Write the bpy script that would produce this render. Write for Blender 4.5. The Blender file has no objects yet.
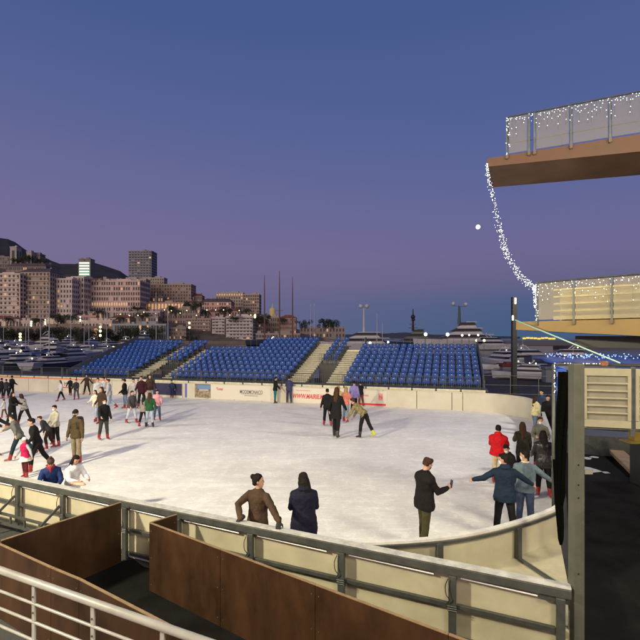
import bpy, math, random
from mathutils import Vector, Matrix, noise
R = math.radians
random.seed(7)
S = bpy.context.scene
COL = S.collection
V3 = Vector
F = 440.0; HZ = 338.0; CH = 4.2
def px(x, D): return (x-320)/F*D
def pz(y, D): return CH-(y-HZ)/F*D
def gp(x, y, z=0.0):
    D = (CH-z)*F/(y-HZ); return V3((px(x, D), D, z))

# ------------------------------------------------------------------ materials
MC = {}
def mat(name, col, rough=.6, metal=0.0, nscale=0, namt=.0, bump=0, bscale=None, emit=None, estr=0, spec=.5, alpha=None, coat=0, stretch=None, col2=None, trans=0):
    if name in MC: return MC[name]
    m = bpy.data.materials.new(name); m.use_nodes = True
    nt = m.node_tree; b = nt.nodes['Principled BSDF']
    b.inputs['Base Color'].default_value = (*col, 1); b.inputs['Roughness'].default_value = rough
    b.inputs['Metallic'].default_value = metal; b.inputs['Specular IOR Level'].default_value = spec
    b.inputs['Coat Weight'].default_value = coat
    b.inputs['Transmission Weight'].default_value = trans
    if emit:
        b.inputs['Emission Color'].default_value = (*emit, 1); b.inputs['Emission Strength'].default_value = estr
    if alpha is not None: b.inputs['Alpha'].default_value = alpha
    if nscale or bump:
        tc = nt.nodes.new('ShaderNodeTexCoord'); mp = nt.nodes.new('ShaderNodeMapping')
        nt.links.new(tc.outputs['Object'], mp.inputs[0])
        if stretch: mp.inputs['Scale'].default_value = stretch
    if nscale:
        n = nt.nodes.new('ShaderNodeTexNoise'); n.inputs['Scale'].default_value = nscale; n.inputs['Detail'].default_value = 6
        n.inputs['Roughness'].default_value = .65
        nt.links.new(mp.outputs[0], n.inputs['Vector'])
        cr = nt.nodes.new('ShaderNodeValToRGB')
        lo = [c*(1-namt) for c in col]; hi = [min(1, c*(1+namt)) for c in col] if col2 is None else col2
        cr.color_ramp.elements[0].position = .32; cr.color_ramp.elements[1].position = .68
        cr.color_ramp.elements[0].color = (*lo, 1); cr.color_ramp.elements[1].color = (*hi, 1)
        nt.links.new(n.outputs['Fac'], cr.inputs[0]); nt.links.new(cr.outputs[0], b.inputs['Base Color'])
        mr = nt.nodes.new('ShaderNodeMapRange'); mr.inputs['To Min'].default_value = max(0.03, rough-.12); mr.inputs['To Max'].default_value = min(1, rough+.12)
        nt.links.new(n.outputs['Fac'], mr.inputs['Value']); nt.links.new(mr.outputs[0], b.inputs['Roughness'])
    if bump:
        n2 = nt.nodes.new('ShaderNodeTexNoise'); n2.inputs['Scale'].default_value = bscale or nscale*3 or 20; n2.inputs['Detail'].default_value = 5
        nt.links.new(mp.outputs[0], n2.inputs['Vector'])
        bp = nt.nodes.new('ShaderNodeBump'); bp.inputs['Strength'].default_value = bump; bp.inputs['Distance'].default_value = .02
        nt.links.new(n2.outputs['Fac'], bp.inputs['Height']); nt.links.new(bp.outputs[0], b.inputs['Normal'])
    MC[name] = m
    return m
def cloth(c, rough=.85):
    k = 'cloth_%d_%d_%d' % tuple(int(v*255) for v in c)
    return mat(k, c, rough, nscale=7, namt=.28, bump=.9, bscale=11, spec=.2)

STEEL = mat('galvanised_steel', (.090, .096, .090), .5, .55, nscale=5, namt=.2, bump=.1, bscale=40)
STEELD = mat('dark_grey_steel', (.085, .095, .095), .5, .4, nscale=6, namt=.25)
POSTM = mat('grey_green_post', (.095, .10, .08), .55, .2, nscale=4, namt=.15, bump=.08, bscale=30)
CREAM = mat('cream_board', (.42, .39, .285), .45, nscale=1.3, namt=.16, bump=.06, bscale=9)
BOARDW = mat('far_board', (.50, .475, .38), .45, nscale=1.1, namt=.08)
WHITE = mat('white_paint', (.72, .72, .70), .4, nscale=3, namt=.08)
RAILW = mat('white_rail', (.28, .275, .26), .4, nscale=4, namt=.12, bump=.04, bscale=30)
FROST = mat('frosty_cap', (.42, .42, .41), .7, nscale=7, namt=.25, bump=.4, bscale=25)
BROWN = mat('brown_panel', (.036, .015, .0065), .45, nscale=1.6, namt=.62, bump=.12, bscale=5, stretch=(1, 1, .45), spec=.4, col2=(.060, .027, .012))
BROWNL = mat('panel_edge', (.22, .15, .08), .6, nscale=8, namt=.2)
RUBBER = mat('black_mat', (.0065, .006, .006), .85, nscale=1.3, namt=.6, bump=.5, bscale=60, spec=.12)
ASPH = mat('asphalt', (.035, .035, .036), .8, nscale=.8, namt=.45, bump=.4, bscale=40)
CONC = mat('concrete', (.28, .27, .25), .8, nscale=.6, namt=.2, bump=.2, bscale=8)
BLUE = mat('blue_seat', (.003, .042, .22), .5, nscale=3, namt=.2, spec=.3)
BLACK = mat('black_paint', (.012, .012, .013), .45)
BLACKC = mat('black_net', (.002, .002, .002), .95, spec=.05, bump=.8, bscale=30)
GLASSD = mat('dark_glass', (.03, .035, .045), .12, spec=.8)
DECKO = mat('ochre_deck', (.08, .033, .014), .55, nscale=1.2, namt=.18, bump=.05)
DECKY = mat('yellow_deck', (.20, .13, .035), .55, nscale=1.2, namt=.15, bump=.05)
DECKU = mat('deck_underside', (.19, .115, .07), .6, nscale=.7, namt=.35)
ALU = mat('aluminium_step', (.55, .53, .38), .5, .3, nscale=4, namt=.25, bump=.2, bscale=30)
GLOW = mat('led_white', (.9, .9, 1), .4, emit=(.85, .9, 1), estr=7)
GLOWB = mat('led_blue', (.2, .3, 1), .4, emit=(.2, .35, 1), estr=1.6)
GLOWY = mat('lamp_yellow', (1, .8, .4), .4, emit=(1, .66, .22), estr=9)
GLOWW = mat('lamp_warm_white', (1, .9, .7), .4, emit=(1, .87, .6), estr=12)
WINLIT = mat('lit_window', (.5, .35, .2), .4, emit=(1, .55, .22), estr=.42)
WINDK = mat('dark_window', (.055, .052, .06), .6, spec=.2)
GREENL = mat('green_lit_line', (.35, .5, .4), .4, emit=(.4, .75, .5), estr=.28)
def glassm(name, col, fac, rough=.15, emit=None):
    m = bpy.data.materials.new(name); m.use_nodes = True; nt = m.node_tree
    b = nt.nodes['Principled BSDF']; b.inputs['Base Color'].default_value = (*col, 1); b.inputs['Roughness'].default_value = rough
    t = nt.nodes.new('ShaderNodeBsdfTransparent'); mx = nt.nodes.new('ShaderNodeMixShader'); mx.inputs[0].default_value = fac
    tc = nt.nodes.new('ShaderNodeTexCoord'); n = nt.nodes.new('ShaderNodeTexNoise'); n.inputs['Scale'].default_value = 1.1
    mr = nt.nodes.new('ShaderNodeMapRange'); mr.inputs['To Min'].default_value = fac*.75; mr.inputs['To Max'].default_value = min(1, fac*1.3)
    nt.links.new(tc.outputs['Object'], n.inputs['Vector']); nt.links.new(n.outputs['Fac'], mr.inputs['Value']); nt.links.new(mr.outputs[0], mx.inputs[0])
    nt.links.new(t.outputs[0], mx.inputs[1]); nt.links.new(b.outputs[0], mx.inputs[2])
    nt.links.new(mx.outputs[0], nt.nodes['Material Output'].inputs[0]); return m
GLASS = glassm('hazy_glass', (.20, .19, .18), .36, .65); GLASSY = glassm('warm_hazy_glass', (.30, .27, .18), .42, .6)

# ------------------------------------------------------------------ mesh builder
class MB:
    def __init__(s): s.v = []; s.f = []; s.mi = []
    def add(s, vs, fs, mi=0):
        o = len(s.v); s.v += [V3(v) for v in vs]; s.f += [tuple(i+o for i in f) for f in fs]; s.mi += [mi]*len(fs); return s
    def box(s, c, d, M=None, mi=0):
        x, y, z = [k/2 for k in d]; c = V3(c)
        vs = [V3((a*x, b*y, e*z)) for a, b, e in ((-1,-1,-1),(1,-1,-1),(1,1,-1),(-1,1,-1),(-1,-1,1),(1,-1,1),(1,1,1),(-1,1,1))]
        if M: vs = [M @ v for v in vs]
        return s.add([c+v for v in vs], [(0,3,2,1),(4,5,6,7),(0,1,5,4),(1,2,6,5),(2,3,7,6),(3,0,4,7)], mi)
    def beam(s, a, b, w, h, up=(0,0,1), mi=0):
        a = V3(a); b = V3(b); d = (b-a); L = d.length; d.normalize(); u = V3(up)
        if abs(d.dot(u)) > .98: u = V3((0, 1, 0)) if abs(d.y) < .9 else V3((1, 0, 0))
        sd = d.cross(u).normalized(); u2 = sd.cross(d).normalized()
        M = Matrix((d, sd, u2)).transposed()
        return s.box((a+b)/2, (L, w, h), M, mi)
    def tube(s, pts, r, n=8, cap=True, mi=0):
        pts = [V3(p) for p in pts]; rs = r if isinstance(r, (list, tuple)) else [r]*len(pts)
        o = len(s.v); prev = None
        for i, p in enumerate(pts):
            t = (pts[min(i+1, len(pts)-1)]-pts[max(i-1, 0)]).normalized()
            if prev is None:
                a = V3((0,0,1)) if abs(t.z) < .9 else V3((1,0,0)); prev = t.cross(a).normalized()
            prev = (prev-t*prev.dot(t)).normalized(); q = t.cross(prev)
            for k in range(n):
                an = 2*math.pi*k/n; s.v.append(p+(prev*math.cos(an)+q*math.sin(an))*rs[i])
        for i in range(len(pts)-1):
            for k in range(n):
                k2 = (k+1) % n; s.f.append((o+i*n+k, o+i*n+k2, o+(i+1)*n+k2, o+(i+1)*n+k)); s.mi.append(mi)
        if cap:
            s.f.append(tuple(o+k for k in reversed(range(n)))); s.mi.append(mi)
            e = o+(len(pts)-1)*n; s.f.append(tuple(e+k for k in range(n))); s.mi.append(mi)
        return s
    def loft(s, rings, n=12, mi=0):
        # rings: (center, axisU, axisV, ru, rv)
        o = len(s.v)
        for c, u, v, ru, rv in rings:
            for k in range(n):
                an = 2*math.pi*k/n; s.v.append(V3(c)+u*(math.cos(an)*ru)+v*(math.sin(an)*rv))
        m = len(rings)
        for i in range(m-1):
            for k in range(n):
                k2 = (k+1) % n; s.f.append((o+i*n+k, o+i*n+k2, o+(i+1)*n+k2, o+(i+1)*n+k)); s.mi.append(mi)
        s.f.append(tuple(o+k for k in reversed(range(n)))); s.mi.append(mi)
        e = o+(m-1)*n; s.f.append(tuple(e+k for k in range(n))); s.mi.append(mi)
        return s
    def ball(s, c, r, n=10, m=7, sc=(1,1,1), mi=0):
        c = V3(c); rings = []
        for i in range(m):
            a = -math.pi/2+math.pi*(i+.35)/(m-.3)
            rings.append((c+V3((0,0,math.sin(a)*r*sc[2])), V3((1,0,0)), V3((0,1,0)), math.cos(a)*r*sc[0], math.cos(a)*r*sc[1]))
        return s.loft(rings, n, mi)
    def limb(s, pts, rs, n=12, flat=1.0, up=V3((1,0,0))):
        # tube with rounded ends
        pts = [V3(p) for p in pts]; a = (pts[0]-pts[1]).normalized(); b = (pts[-1]-pts[-2]).normalized()
        P = [pts[0]+a*rs[0]*.85, pts[0]+a*rs[0]*.5]+pts+[pts[-1]+b*rs[-1]*.5, pts[-1]+b*rs[-1]*.85]
        Q = [rs[0]*.45, rs[0]*.85]+list(rs)+[rs[-1]*.85, rs[-1]*.45]
        return s.tube(P, Q, n)
    def prism(s, poly, z0, z1, mi=0):
        n = len(poly); vs = [V3((p[0], p[1], z0)) for p in poly]+[V3((p[0], p[1], z1)) for p in poly]
        fs = [tuple(reversed(range(n))), tuple(range(n, 2*n))]+[(i, (i+1) % n, n+(i+1) % n, n+i) for i in range(n)]
        return s.add(vs, fs, mi)
    def build(s, name, m, parent=None, smooth=False, loc=None, bevel=0):
        me = bpy.data.meshes.new(name)
        off = V3(loc) if loc is not None else V3((0,0,0))
        if parent is not None and loc is None and parent.get('_w'): off = V3(parent['_w'])
        me.from_pydata([tuple(v-off) for v in s.v], [], s.f)
        for x in (m if isinstance(m, (list, tuple)) else [m]): me.materials.append(x)
        for p, k in zip(me.polygons, s.mi): p.material_index = k; p.use_smooth = smooth
        o = bpy.data.objects.new(name, me); COL.objects.link(o)
        if parent is not None: o.parent = parent
        if loc is not None and parent is None: o.location = loc
        if bevel:
            b = o.modifiers.new('b', 'BEVEL'); b.width = bevel; b.segments = 2; b.limit_method = 'ANGLE'
        return o
def tag(o, label=None, cat=None, group=None, kind=None):
    if label: o['label'] = label
    if cat: o['category'] = cat
    if group: o['group'] = group
    if kind: o['kind'] = kind
    return o
def thing(name, label, cat, loc=(0,0,0), rz=0, group=None):
    o = bpy.data.objects.new(name, None); COL.objects.link(o); o.location = loc; o.rotation_euler = (0, 0, rz)
    o.empty_display_size = .2
    tag(o, label, cat, group)
    if rz == 0: o['_w'] = tuple(loc)     # world-coordinate parts are shifted by this on build
    return o
def inst(src, parent, loc=(0,0,0), name=None, rz=None, scale=None):
    c = src.copy(); COL.objects.link(c); c.parent = parent; c.location = loc
    if name: c.name = name
    if rz is not None: c.rotation_euler = (0,0,rz)
    if scale is not None: c.scale = scale
    return c
def copy_tree(o, parent=None):
    c = o.copy(); COL.objects.link(c)
    if parent is not None: c.parent = parent
    for ch in KIDS.get(o.name, []): copy_tree(ch, c)
    return c
KIDS = {}
def index_kids(root):
    KIDS[root.name] = [o for o in COL.objects if o.parent == root]
    for k in KIDS[root.name]: index_kids(k)
def strct(name, mb, m, smooth=False):
    return tag(mb.build(name, m, smooth=smooth), kind='structure')

# ------------------------------------------------------------------ world, camera, lights
W = bpy.data.worlds.new('World'); S.world = W; W.use_nodes = True
nt = W.node_tree; nt.nodes.clear()
N = nt.nodes.new; L = nt.links.new
tc = N('ShaderNodeTexCoord'); sep = N('ShaderNodeSeparateXYZ'); L(tc.outputs['Generated'], sep.inputs[0])
ramp = N('ShaderNodeValToRGB'); mr = N('ShaderNodeMapRange'); mr.inputs['From Min'].default_value = 0; mr.inputs['From Max'].default_value = 1
L(sep.outputs['Z'], mr.inputs['Value']); L(mr.outputs[0], ramp.inputs[0])
def lin(h):
    o = []
    for k in (0, 2, 4):
        c = int(h[k:k+2], 16)/255; o.append(c/12.92 if c < .04045 else ((c+.055)/1.055)**2.4)
    return o
stops = [(0.0, '4a6284'), (.03, '4c6288'), (.075, '55648c'), (.12, '68678f'), (.18, '706b98'), (.28, '636a9d'), (.42, '53649b'), (.60, '475c94'), (1.0, '2a3d70')]
cr = ramp.color_ramp
while len(cr.elements) < len(stops): cr.elements.new(.5)
for e, (p, h) in zip(cr.elements, stops): e.position = p; e.color = (*lin(h), 1)
# warmer, pinker sky towards the left, and the afterglow behind the camera
dl = N('ShaderNodeVectorMath'); dl.operation = 'DOT_PRODUCT'; dl.inputs[1].default_value = (-.95, .3, 0); L(tc.outputs['Generated'], dl.inputs[0])
ml = N('ShaderNodeMapRange'); ml.inputs['From Min'].default_value = -.1; ml.inputs['From Max'].default_value = .75; L(dl.outputs['Value'], ml.inputs['Value'])
lowm = N('ShaderNodeMapRange'); lowm.inputs['From Min'].default_value = .55; lowm.inputs['From Max'].default_value = 0.05; L(sep.outputs['Z'], lowm.inputs['Value'])
mm = N('ShaderNodeMath'); mm.operation = 'MULTIPLY'; L(ml.outputs[0], mm.inputs[0]); L(lowm.outputs[0], mm.inputs[1])
m2 = N('ShaderNodeMath'); m2.operation = 'MULTIPLY'; m2.inputs[1].default_value = .5; L(mm.outputs[0], m2.inputs[0])
mixl = N('ShaderNodeMixRGB'); mixl.inputs[2].default_value = (*lin('8c7a9c'), 1); L(ramp.outputs[0], mixl.inputs[1]); L(m2.outputs[0], mixl.inputs[0])
db = N('ShaderNodeVectorMath'); db.operation = 'DOT_PRODUCT'; db.inputs[1].default_value = (-.3, -.92, .2); L(tc.outputs['Generated'], db.inputs[0])
mb_ = N('ShaderNodeMapRange'); mb_.inputs['From Min'].default_value = .3; mb_.inputs['From Max'].default_value = 1; L(db.outputs['Value'], mb_.inputs['Value'])
mixb = N('ShaderNodeMixRGB'); mixb.inputs[2].default_value = (.78, .52, .40, 1); L(mixl.outputs[0], mixb.inputs[1]); L(mb_.outputs[0], mixb.inputs[0])
bg1 = N('ShaderNodeBackground'); L(mixb.outputs[0], bg1.inputs[0]); bg1.inputs[1].default_value = .9
sky = N('ShaderNodeTexSky'); sky.sky_type = 'NISHITA'; sky.sun_disc = False; sky.sun_elevation = R(-2); sky.sun_rotation = R(200)
bg2 = N('ShaderNodeBackground'); L(sky.outputs[0], bg2.inputs[0]); bg2.inputs[1].default_value = .05
ad = N('ShaderNodeAddShader'); L(bg1.outputs[0], ad.inputs[0]); L(bg2.outputs[0], ad.inputs[1])
wo = N('ShaderNodeOutputWorld'); L(ad.outputs[0], wo.inputs[0])

cam = bpy.data.cameras.new('Camera'); co = bpy.data.objects.new('Camera', cam); COL.objects.link(co)
co.location = (0, 0, CH); co.rotation_euler = (R(90), 0, 0); cam.sensor_width = 36; cam.lens = F/640*36; cam.shift_y = (HZ-320)/640
cam.clip_start = .1; cam.clip_end = 20000; S.camera = co
S.view_settings.view_transform = 'Standard'; S.view_settings.look = 'None'; S.view_settings.exposure = 0; S.view_settings.gamma = 1
def light(name, kind, loc, power, col, target=None, **kw):
    l = bpy.data.lights.new(name, kind); l.energy = power; l.color = col
    for k, v in kw.items(): setattr(l, k, v)
    o = bpy.data.objects.new(name, l); COL.objects.link(o); o.location = loc
    if target is not None: o.rotation_euler = (V3(target)-V3(loc)).to_track_quat('-Z', 'Y').to_euler()
    return o
light('afterglow_sun', 'SUN', (0, 0, 30), 1.2, (1, .80, .72), target=(V3((0,0,30))+V3((.35, .93, -.14))), angle=R(35))
WARM = (1, .89, .61)
light('floodlight', 'SPOT', (-13, 3.0, 9.0), 14500, WARM, target=(-3, 15, 0), spot_size=R(120), spot_blend=.6, shadow_soft_size=.45)
light('floodlight', 'SPOT', (11, 0, 10.0), 5600, WARM, target=(2, 11, 0), spot_size=R(115), spot_blend=.6, shadow_soft_size=1.6)
light('floodlight', 'SPOT', (3, -4, 11.5), 4300, WARM, target=(0, 12, 0), spot_size=R(115), spot_blend=.6, shadow_soft_size=1.6)
light('floodlight', 'SPOT', (17, 13, 11), 5400, (1, .93, .80), target=(-2, 30, 1), spot_size=R(110), spot_blend=.6, shadow_soft_size=.6)
light('floodlight', 'SPOT', (-26, 16, 11), 6800, (1, .93, .82), target=(-10, 34, 1), spot_size=R(110), spot_blend=.6, shadow_soft_size=.6)

# ------------------------------------------------------------------ frames of the rink
NA = (V3((-7.27, 9.99, 0)), V3((3.12, 5.47, 0)))           # near barrier line
ND = (NA[1]-NA[0]).normalized(); NN = V3((-ND.y, ND.x, 0))   # NN points to the ice
def near_at(x): # point on near line seen at pixel x
    r = (x-320)/F; a, d = NA[0], ND
    t = (r*a.y-a.x)/(d.x-r*d.y); return a+d*t
ANG = R(-16.6); U = V3((math.cos(ANG), math.sin(ANG), 0)); VV = V3((-U.y, U.x, 0)); O = V3((0, 27.86, 0))
def uv(u, v, z=0): return O+U*u+VV*v+V3((0,0,z))
MU = Matrix.Rotation(ANG, 3, 'Z')

# ------------------------------------------------------------------ ground, water, ice
def ice_mat():
    m = bpy.data.materials.new('skated_ice'); m.use_nodes = True; nt = m.node_tree; b = nt.nodes['Principled BSDF']
    N = nt.nodes.new; L = nt.links.new
    tc = N('ShaderNodeTexCoord')
    def streak(rot, sc, lo, hi):
        mp = N('ShaderNodeMapping'); mp.inputs['Rotation'].default_value = (0,0,R(rot)); mp.inputs['Scale'].default_value = sc
        # bend the strokes
        w = N('ShaderNodeTexNoise'); w.inputs['Scale'].default_value = .35; L(tc.outputs['Object'], w.inputs['Vector'])
        va = N('ShaderNodeVectorMath'); va.operation = 'MULTIPLY_ADD'; va.inputs[1].default_value = (.9, .9, 0)
        L(w.outputs['Color'], va.inputs[0]); L(tc.outputs['Object'], va.inputs[2]); L(va.outputs[0], mp.inputs[0])
        n = N('ShaderNodeTexNoise'); n.inputs['Scale'].default_value = 1; n.inputs['Detail'].default_value = 4; L(mp.outputs[0], n.inputs['Vector'])
        r = N('ShaderNodeMapRange'); r.inputs['From Min'].default_value = lo; r.inputs['From Max'].default_value = hi; L(n.outputs['Fac'], r.inputs['Value']); return r.outputs[0]
    def ma(op, a, b_):
        x = N('ShaderNodeMath'); x.operation = op
        for i, k in enumerate((a, b_)):
            if isinstance(k, (int, float)): x.inputs[i].default_value = k
            else: L(k, x.inputs[i])
        return x.outputs[0]
    s1 = streak(22, (1.6, 12, 1), .58, .72); s2 = streak(-38, (1.8, 16, 1), .60, .72); s3 = streak(-8, (.5, 3.2, 1), .45, .72); s4 = streak(68, (1.2, 26, 1), .6, .72)
    fine = N('ShaderNodeTexNoise'); fine.inputs['Scale'].default_value = 16; fine.inputs['Detail'].default_value = 8; L(tc.outputs['Object'], fine.inputs['Vector'])
    big = N('ShaderNodeTexNoise'); big.inputs['Scale'].default_value = .9; big.inputs['Detail'].default_value = 6; L(tc.outputs['Object'], big.inputs['Vector'])
    tot = ma('MAXIMUM', s1, s2); tot = ma('MAXIMUM', tot, s4); tot = ma('ADD', ma('MULTIPLY', tot, .30), ma('MULTIPLY', s3, .16))
    tot = ma('ADD', tot, ma('MULTIPLY', big.outputs['Fac'], .55)); tot = ma('ADD', tot, ma('MULTIPLY', fine.outputs['Fac'], .45))
    cl_ = N('ShaderNodeTexNoise'); cl_.inputs['Scale'].default_value = 3.4; cl_.inputs['Detail'].default_value = 7; cl_.inputs['Roughness'].default_value = .7; cl_.inputs['Distortion'].default_value = .8; L(tc.outputs['Object'], cl_.inputs['Vector'])
    cm = N('ShaderNodeMapRange'); cm.inputs['From Min'].default_value = .50; cm.inputs['From Max'].default_value = .66; L(cl_.outputs['Fac'], cm.inputs['Value'])
    tot = ma('ADD', tot, ma('MULTIPLY', cm.outputs[0], .28))
    vo = N('ShaderNodeTexVoronoi'); vo.feature = 'DISTANCE_TO_EDGE'; vo.inputs['Scale'].default_value = .55; L(cl_.outputs['Color'], vo.inputs['Vector'])
    vm = N('ShaderNodeVectorMath'); vm.operation = 'MULTIPLY_ADD'; vm.inputs[1].default_value = (.5, .5, 0); L(cl_.outputs['Color'], vm.inputs[0]); L(tc.outputs['Object'], vm.inputs[2]); L(vm.outputs[0], vo.inputs['Vector'])
    vr = N('ShaderNodeMapRange'); vr.inputs['From Min'].default_value = 0; vr.inputs['From Max'].default_value = .018; vr.inputs['To Min'].default_value = .13; vr.inputs['To Max'].default_value = 0; L(vo.outputs['Distance'], vr.inputs['Value'])
    tot = ma('ADD', tot, vr.outputs[0])
    cr = N('ShaderNodeValToRGB'); cr.color_ramp.elements[0].position = .38; cr.color_ramp.elements[0].color = (.64, .64, .645, 1)
    cr.color_ramp.elements[1].position = 1.0; cr.color_ramp.elements[1].color = (.90, .90, .885, 1); L(tot, cr.inputs[0]); L(cr.outputs[0], b.inputs['Base Color'])
    ro = N('ShaderNodeMapRange'); ro.inputs['To Min'].default_value = .42; ro.inputs['To Max'].default_value = .75; L(tot, ro.inputs['Value']); L(ro.outputs[0], b.inputs['Roughness'])
    bp = N('ShaderNodeBump'); bp.inputs['Strength'].default_value = .22; bp.inputs['Distance'].default_value = .02; L(tot, bp.inputs['Height']); L(bp.outputs[0], b.inputs['Normal'])
    b.inputs['Specular IOR Level'].default_value = .35
    return m
# right side wall and near right curve of the boards
SIDE = [V3((4.45, 8.2, 0)), V3((6.25, 11.6, 0)), V3((8.8, 17.2, 0)), V3((10.4, 20.8, 0))]
CURVE = [V3((.28, 6.705, 0)), V3((.92, 6.72, 0)), V3((1.82, 6.85, 0)), V3((2.58, 7.09, 0)), V3((3.27, 7.42, 0)), V3((3.85, 7.75, 0)), V3((4.2, 7.98, 0))]
FARC = [V3((10.75, 22.2, 0)), V3((10.7, 23.4, 0)), V3((10.05, 24.3, 0)), V3((9.1, 24.95, 0))]
farL = uv(-34, 0)
outline = [NA[0]-ND*14]+[near_at(x) for x in (-50, 200)]+CURVE+SIDE+FARC+[uv(8.5, 0), farL]
outline = [V3((p.x, p.y, 0)) for p in outline]
strct('ice', MB().add([p+V3((0,0,.012)) for p in outline], [tuple(range(len(outline)))]), ice_mat())
# quay (rubber/asphalt) and the harbour water
q = [(-60, -20), (70, -20), (70, 62), (28, 58), (8, 44), (-38, 56), (-60, 62)]
strct('quay_ground', MB().prism(q, -3, 0), ASPH)
def water_mat():
    m = mat('harbour_water', (.012, .02, .035), .12, bump=.35, bscale=.6, spec=.6); return m
strct('harbour_water', MB().box((0, 3000, -3.5), (12000, 7000, 4)), water_mat())
# slab outside the curved board
tri = CURVE[:]+[SIDE[0], V3((4.35, 8.1, 0)), V3((3.2, 5.62, 0)), NA[1]+NN*.06, near_at(345)+NN*.06]
strct('ice_overrun', MB().prism([(p.x, p.y) for p in CURVE+[SIDE[0], V3((3.24, 5.55, 0)), NA[1]+NN*.06, near_at(345)+NN*.06]], .02, .52), mat('overrun_frost', (.40, .37, .27), .6, nscale=3, namt=.14, bump=.4, bscale=14))

# ------------------------------------------------------------------ far barrier
fb = thing('rink_barrier', 'long cream barrier along the far side of the ice below the grandstand', 'barrier', tuple(uv(-8, 0)))
us = [-34]
while us[-1] < 8.5: us.append(us[-1]+2.0)
us[-1] = 8.6
for a, b in zip(us[:-1], us[1:]):
    c = (a+b)/2
    MB().box(uv(c, .04, .53), (b-a-.03, .08, 1.04), MU).build('board_panel', BOARDW, fb, bevel=.01)
for a, b in ((-34, -16.2), (-16.2, 8.6)):
    m_ = mat('orange_cap', (.75, .17, .04), .5) if a < -20 else BOARDW
    MB().box(uv((a+b)/2, .03, 1.06), (b-a-.01, .14, .045), MU).build('cap_rail', m_, fb)
cor = [uv(8.62, .04)]+[p.copy() for p in reversed(FARC[:-1])]
cor = [uv(8.62, .04), V3((9.15, 24.92, 0)), V3((9.7, 24.6, 0)), V3((10.2, 24.1, 0)), V3((10.6, 23.5, 0)), V3((10.78, 22.9, 0)), V3((10.72, 22.2, 0)), V3((10.4, 20.8, 0))]
def wallstrip(pts, z0, z1, th, m, name, parent):
    mb = MB(); n = len(pts); Ls = []; Rs = []
    for i, p in enumerate(pts):
        t = (pts[min(i+1, n-1)]-pts[max(i-1, 0)]).normalized(); nn = V3((-t.y, t.x, 0))*th/2
        Ls.append(p+nn); Rs.append(p-nn)
    vs = []
    for l, r in zip(Ls, Rs): vs += [V3((l.x, l.y, z0)), V3((r.x, r.y, z0)), V3((r.x, r.y, z1)), V3((l.x, l.y, z1))]
    fs = [(0,1,2,3), tuple(4*(n-1)+k for k in (3,2,1,0))]
    for i in range(n-1):
        for k in range(4): fs.append((4*i+k, 4*(i+1)+k, 4*(i+1)+(k+1) % 4, 4*i+(k+1) % 4))
    mb.add(vs, fs); return mb.build(name, m, parent)
def smoothpts(P, k=4):
    out = []
    for i in range(len(P)-1):
        p0 = P[max(i-1, 0)]; p1 = P[i]; p2 = P[i+1]; p3 = P[min(i+2, len(P)-1)]
        for j in range(k):
            t = j/k; out.append(.5*((2*p1)+(p2-p0)*t+(2*p0-5*p1+4*p2-p3)*t*t+(3*p1-p0-3*p2+p3)*t**3))
    out.append(P[-1].copy()); return out
wallstrip(smoothpts(cor), .012, 1.05, .08, BOARDW, 'corner_board', fb)
wallstrip(smoothpts(cor), 1.05, 1.095, .13, BOARDW, 'cap_rail', fb)
# side + near curve
sb = thing('rink_barrier', 'curved cream barrier at the near right corner of the ice with steel posts', 'barrier', tuple(CURVE[2]))
cs = smoothpts(CURVE+[SIDE[0]]); wallstrip(cs, .02, 1.06, .06, CREAM, 'curved_board', sb)
wallstrip(cs, 1.06, 1.10, .085, mat('pale_cap', (.62, .62, .60), .6, nscale=6, namt=.15), 'cap_rail', sb)
so = [p+V3((.05, -.06, 0)) for p in cs]
wallstrip(so, 1.015, 1.058, .03, STEEL, 'cap_flange', sb)
for xx, t in ((437, None), (515, None), (552, None)):
    best = min(cs, key=lambda p: abs(320+F*p.x/p.y-xx)); i = cs.index(best)
    d = (cs[min(i+1, len(cs)-1)]-cs[i-1]).normalized(); n_ = V3((d.y, -d.x, 0))
    if xx < 550: MB().beam(best+n_*.09+V3((0,0,.5)), best+n_*.09+V3((0,0,1.04)), .09, .07, up=n_).build('post', STEEL, sb)
g1 = V3((3.3, 7.3, .54)); MB().beam(g1, (3.55, 6.45, .545), .06, .035).build('floor_brace', STEELD, sb)
sw = thing('rink_barrier', 'straight pale side barrier on the right behind the standing skaters', 'barrier', tuple(SIDE[1]))
wallstrip(smoothpts(SIDE), .012, 1.05, .07, mat('grey_board', (.5, .5, .52), .5, nscale=2, namt=.1), 'side_board', sw)
wallstrip(smoothpts(SIDE), 1.05, 1.09, .12, FROST, 'cap_rail', sw)

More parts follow.
